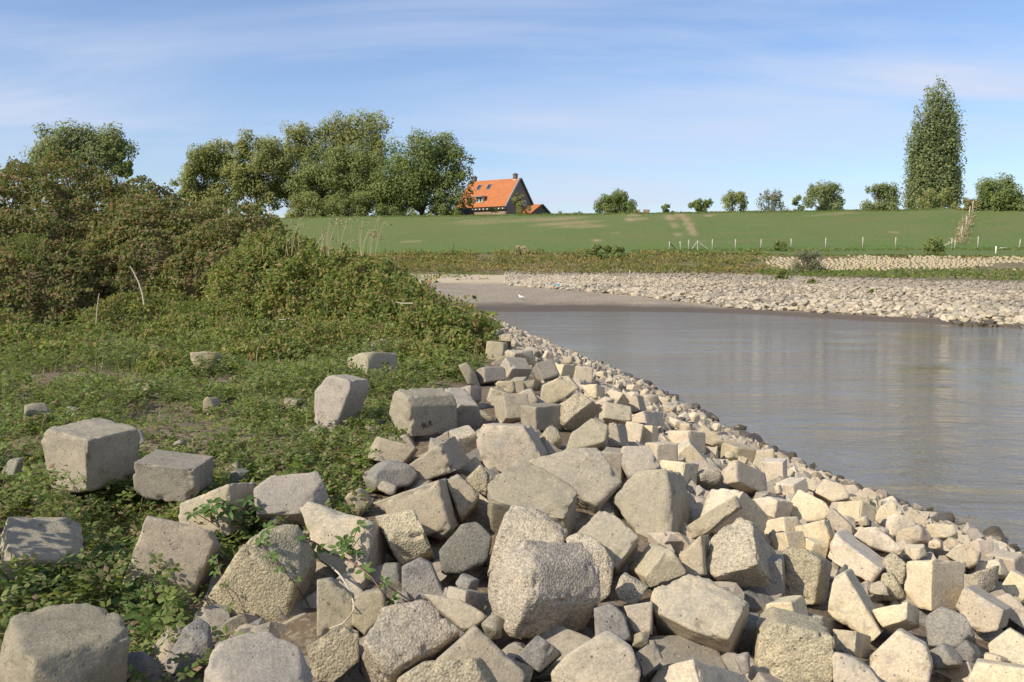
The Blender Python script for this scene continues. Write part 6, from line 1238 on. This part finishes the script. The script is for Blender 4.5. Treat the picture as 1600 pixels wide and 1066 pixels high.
rf = roofslab(-.12, LN+.12, -.35, EA-.35*sl_+.05, WD/2+.05, EA+RH+.05, .16, 'roof', TILE)
roofslab(-.12, LN+.12, WD+.35, EA-.35*sl_+.05, WD/2+.03, EA+RH+.04, .16, 'roof', TILE)
# verge boards: zinc on the front rake, green on the rear one
roofslab(-.25, -.12, -.35, EA-.35*sl_-.1, WD/2, EA+RH, .36, 'verge_board', ZINC); roofslab(-.25, -.12, WD+.35, EA-.35*sl_-.1, WD/2, EA+RH, .36, 'verge_board', GREENP)
for u in (1.0, LN-1.0):
    c = MB().box((0, 0, .1), (.62, .62, 1.1)).build('chimney', BRICK, house, loc=hp_(u, WD/2, EA+RH+.2))
    MB().box((0, 0, .7), (.78, .78, .10)).build('cap', BRICK, c); MB().box((0, 0, -.3), (.7, .7, .10)).build('flashing', WHITE, c)
    for s in (-.15, .15): MB().tube([(s, 0, .75), (s, 0, .95)], .09, 8).build('chimney_pot', BRICK, c)
def onroof(u, t, off=.2):                              # a point on the front slope
    v = (WD/2)*t; return hp_(u, v-off*.78, EA+RH*t+.05+off*.62)
ang = math.atan2(RH, WD/2)
for u in (6.05, 8.35):
    w = MB().box((0, 0, 0), (.8, 1.25, .10)).build('skylight', ZINC, house, loc=onroof(u, .72), rot=(-ang, 0, 0)); MB().box((0, 0, .06), (.66, 1.1, .02)).build('pane', GLASS, w)
dm = MB().box((0, 0, 0), (1.5, 1.5, 1.0)).build('dormer', WHITE, house, loc=hp_(6.3, .95, EA+1.15))
MB().box((0, .15, .56), (2.3, 2.3, .14)).build('dormer_roof', ZINC, dm)
for s in (-.36, .36):
    w = MB().box((s, .78, -.05), (.5, .06, .66)).build('window', ZINC, dm)
    MB().box((s, .80, -.05), (.34, .06, .48)).build('pane', GLASS, w) if False else None
for s in (-.36, .36): MB().box((s, .83, -.05), (.36, .03, .5)).build('pane', GLASS, dm)
MB().box(hp_(LN/2, -.2, EA-.55), (LN+.2, .24, .55)).build('fascia', DARKW, house)
for i in range(13): MB().box(hp_(.5+i*(LN-1)/12, -.34, EA-.62), (.22, .16, .2)).build('rafter_end', WHITE, house)
MB().box(hp_(LN*.62, -.55, EA-1.75), (LN*.55, .9, .16)).build('canopy', GREENP, house)
MB().box(hp_(LN*.62, .0, EA-2.9), (LN*.6, .1, 1.9)).build('shop_window', GLASS, house)
w = MB().box(hp_(-.02, 5.4, EA+.55), (.06, .9, .9)).build('window', WHITE, house); MB().box((-.03, -5.4, EA+.55), (.06, .62, .62)).build('pane', GLASS, w)
# lean-to wing on the right, its own gable facing right
av = MB(); AE = EA-1.6
W0, W1 = 3.2, 10.8
P = [hp_(-3.2, W0, 0), hp_(-3.2, W1, 0), hp_(-3.2, W1, AE-.9), hp_(-3.2, (W0+W1)/2-.9, AE+1.7), hp_(-3.2, W0, AE+.3)]; P2 = [(0-.01, p[1], p[2]) for p in P]
av.add(P+P2, [(0,1,2,3,4),(9,8,7,6,5),(0,5,6,1),(1,6,7,2),(4,9,5,0)]); av.build('wing_wall', BRICK, house)
roofslab(-3.35, -.02, W0-.3, AE+.3-.2, (W0+W1)/2-.9, AE+1.75, .14, 'wing_roof', TILE); roofslab(-3.35, -.02, W1+.3, AE-1.1, (W0+W1)/2-.9, AE+1.75, .14, 'wing_roof', TILE)
roofslab(-3.5, -3.35, W1+.3, AE-1.25, (W0+W1)/2-.9, AE+1.7, .28, 'wing_verge', GREENP)
# shrubs before the house
bush(808,337,24,40,'tall thin shrub growing in front of the house gable',L['plane'],2400,D=163,size=.26,sparse=1)
bush(772,337,22,16,'low shrub under the house eave',L['plane'],900,D=163,size=.26)
bush(830,337,26,18,'leafy shrub in front of the house wing',L['green'],1100,D=163,size=.26)
# farther roofs just showing over the dike
for i, (px, lab) in enumerate(((995, 'small far chimney with a white pot peeping over the dike'), (1010, 'second small far chimney right of the white potted one'))):
    q = at(px, 331, 230); o = empty('distant_house', (q[0], 230, 6.3), lab.replace('chimney', 'brick house chimney'), 'house'); H = q[2]-6.3+.5
    MB().box((0, 0, H/2-1.5), (7, 6, H-3)).build('wall', LBRICK, o); MB().box((0, 0, H-.9), (1.5, .8, 1.8)).build('chimney', LBRICK, o)
    MB().add([(-3.8,-3.3,H-3),(3.8,-3.3,H-3),(3.8,3.3,H-3),(-3.8,3.3,H-3),(-3.8,0,H-1.2),(3.8,0,H-1.2)], [(0,1,5,4),(2,3,4,5),(0,4,3),(1,2,5),(3,2,1,0)]).build('roof', TILE, o)
    if i == 0: MB().tube([(-.45, 0, H-.02), (-.45, 0, H+.5)], .16, 8).build('chimney_pot', WHITE, o)
# dark open shed at the left of the house, half hidden
q = at(716, 334, 166); sh = empty('shed', (q[0], 166, 9.4), 'dark wooden shed between the spreading tree and the house', 'shed', rz=-.4)
H = q[2]-9.4; MB().box((0, 0, H/2-.3), (4.5, 3.5, H-.6)).build('wall', DARKW, sh)
MB().add([(-2.5,-2,H-.6),(2.5,-2,H-.6),(2.5,2,H-.6),(-2.5,2,H-.6),(-2.5,0,H+.9),(2.5,0,H+.9)], [(0,1,5,4),(2,3,4,5),(0,4,3),(1,2,5),(3,2,1,0)]).build('roof', DARKW, sh)

# ------------------------------------------------------------------ fences, posts, small things
def post_at(px, pb, pt, parent, lean=0.0, m=POST, th=.12, name='post', org=None):
    p = hit(px, pb, 0, farz, 170); D = p[1]; h = (pb-pt)*D/F
    o = MB().tube([(0, 0, -.3), (lean*h*.5, 0, h*.5), (lean*h, 0, h)], [th*.55, th*.52, th*.48], 7).build(name, m, parent, True, loc=p-org); return p
org = hit(1300, 388, 0, farz, 170); fence = empty('wire_fence', org, 'post and wire fence along the foot of the dike', 'fence')
tops = []
for (px, pb, pt, ln) in ((1046,391,378,0),(1064,391,377,-.12),(1076,391,375,0),(1113,390,374,0),(1149,390,374,0),(1189,389,374,0),(1236,388,373,0),(1290,387,372,0),(1348,386,371,0),(1399,386,371,.03),(1456,388,372,0),(1487,389,372,0),(1492,389,375,0),(1528,388,370,0),(1592,389,374,.15)):
    p = post_at(px, pb, pt, fence, ln, org=org); tops.append((p, (pb-pt)*p[1]/F))
for (x0, y0, x1, y1, m) in ((1047,380,1057,391,DARKW),(1080,391,1090,377,POST),(1090,377,1107,390,POST),(1471,386,1486,379,PALE)):
    D = hit((x0+x1)/2, 390, 0, farz, 170)[1]; MB().tube([at(x0, y0, D)-org, at(x1, y1, D)-org], [.055, .055], 6).build('brace', m, fence)
MB().tube([at(1090, 391, 110.6)-org, at(1090, 375, 110.6)-org], .06, 6).build('post', POST, fence)
for hh in (.35, .8):
    MB().tube([p+np.array([0, -.07, h*hh])-org for p, h in tops], .0022, 3).build('wire', ZINC, fence)
# fence line that climbs the dike, overgrown with dry grass
org = hit(1500, 372, 0, farz, 170); fl = empty('wire_fence', org, 'overgrown fence climbing the dike beside the poplar', 'fence')
for (px, pb, pt) in ((1502,372,352),(1509,356,338),(1514,342,322),(1519,332,314)): post_at(px, pb, pt, fl, .06, org=org)
pts = []
for i in range(900):
    t = rt.random(); px = 1497+24*t+rt.normal(0, 2.5); py = 383-55*t
    p = hit(px, py, 0, farz, 170) if i % 15 == 0 else p0+rt.normal(0, .3, 3)*np.array([1, 1.5, .3])
    if i % 15 == 0: p0 = p
    pts.append(p+np.array([rt.normal(0, .15), 0, abs(rt.normal(0, .4))]))
o = leafobj('dry_growth', np.array(pts), .3, L['dry'], rt, fl, org, wid=.14); o['kind'] = 'stuff'
def lone(px, pb, pt, label, m=POST, th=.1, name='stake', cat='stake'):
    p = hit(px, pb, 0, farz, 170); D = p[1]; h = (pb-pt)*D/F
    tag(MB().tube([(0, 0, -.3), (0, 0, h*.5), (0, 0, h)], [th*.5, th*.5, th*.46], 7).build(name, m, None, True, loc=p), label, cat)
lone(984,436,422,'pale wooden stake at the top edge of the riprap'); lone(1026,408,392,'dark thin stake in the scrub of the earth bank',DARKW,.1)
lone(1556,396,385,'short white post on the grass near the right edge',WHITE,.14); lone(709,396,379,'thin dark stake on the meadow edge left of the sandy patch',DARKW,.07); lone(602,400,388,'dark stake in scrub beside the bramble slope',DARKW,.1)
# gull on the beach
p = hit(815, 468, 0, farz, 120); g = empty('gull', p, 'white gull standing on the gravel beach', 'bird'); GREYF = plain('gull_grey', (.45,.47,.5), .7, .1)
body = MB(); ring = [(-.22,.02,.17),(-.15,.06,.18),(-.04,.085,.19),(.08,.09,.20),(.16,.07,.23),(.20,.05,.29),(.235,.055,.33),(.27,.04,.345),(.30,.012,.34)]
body.tube([(a, 0, z) for a, r_, z in ring], [r_ for a, r_, z in ring], 10); body.build('body', WHITE, g, True)
for s in (-1, 1):
    MB().add([(.1, .085*s, .24), (-.05, .1*s, .23), (-.3, .03*s, .17), (-.08, .092*s, .15), (.08, .09*s, .17)], [(0, 1, 2, 3, 4)]).build('wing', GREYF, g); MB().tube([(.02, .03*s, 0), (.02, .03*s, .14)], .008, 5).build('leg', plain('leg_pink', (.5,.3,.25)), g)
MB().tube([(.29, 0, .34), (.35, 0, .325)], [.014, .004], 5).build('beak', plain('beak_yellow', (.6,.42,.06)), g)
g.rotation_euler.z = 2.6
# blue litter
p = hit(875, 449, 0, farz, 120); P, Fc = stone((.9, .4, .35), 9, 999, 's', 1.0); BLUE = plain('blue_plastic', (.10,.30,.40), .45, .25, 8, .8, .05)
tag(link('plastic_bag', mesh('plastic_bag', P*(1+.15*noise(P*9)[:, None]), Fc, [BLUE]), None, p+np.array([0, 0, .1])), 'crumpled blue plastic bag at the foot of the far riprap', 'plastic bag')
# driftwood twig by the waterline and a white curl of tape on the meadow
q = hit(1567, 390, 0, farz, 170); tag(MB().tube([(-.45, 0, .12), (-.15, 0, .2), (.2, 0, .14), (.45, 0, .2)], [.04, .05, .05, .03], 6).build('white_tape', WHITE, None, True, loc=q), 'curl of white tape on the grass by the short white post', 'tape')
q = at(949, 575, 3.2*1500/160*1.0); q[2] = .02; tag(MB().tube([(-.12, 0, 0), (0, .02, .04), (.13, 0, .07)], [.012, .012, .006], 5).build('twig', DARKW, None, True, loc=(q[0], q[1], .02)), 'dark twig sticking out of the water near the crest', 'twig')
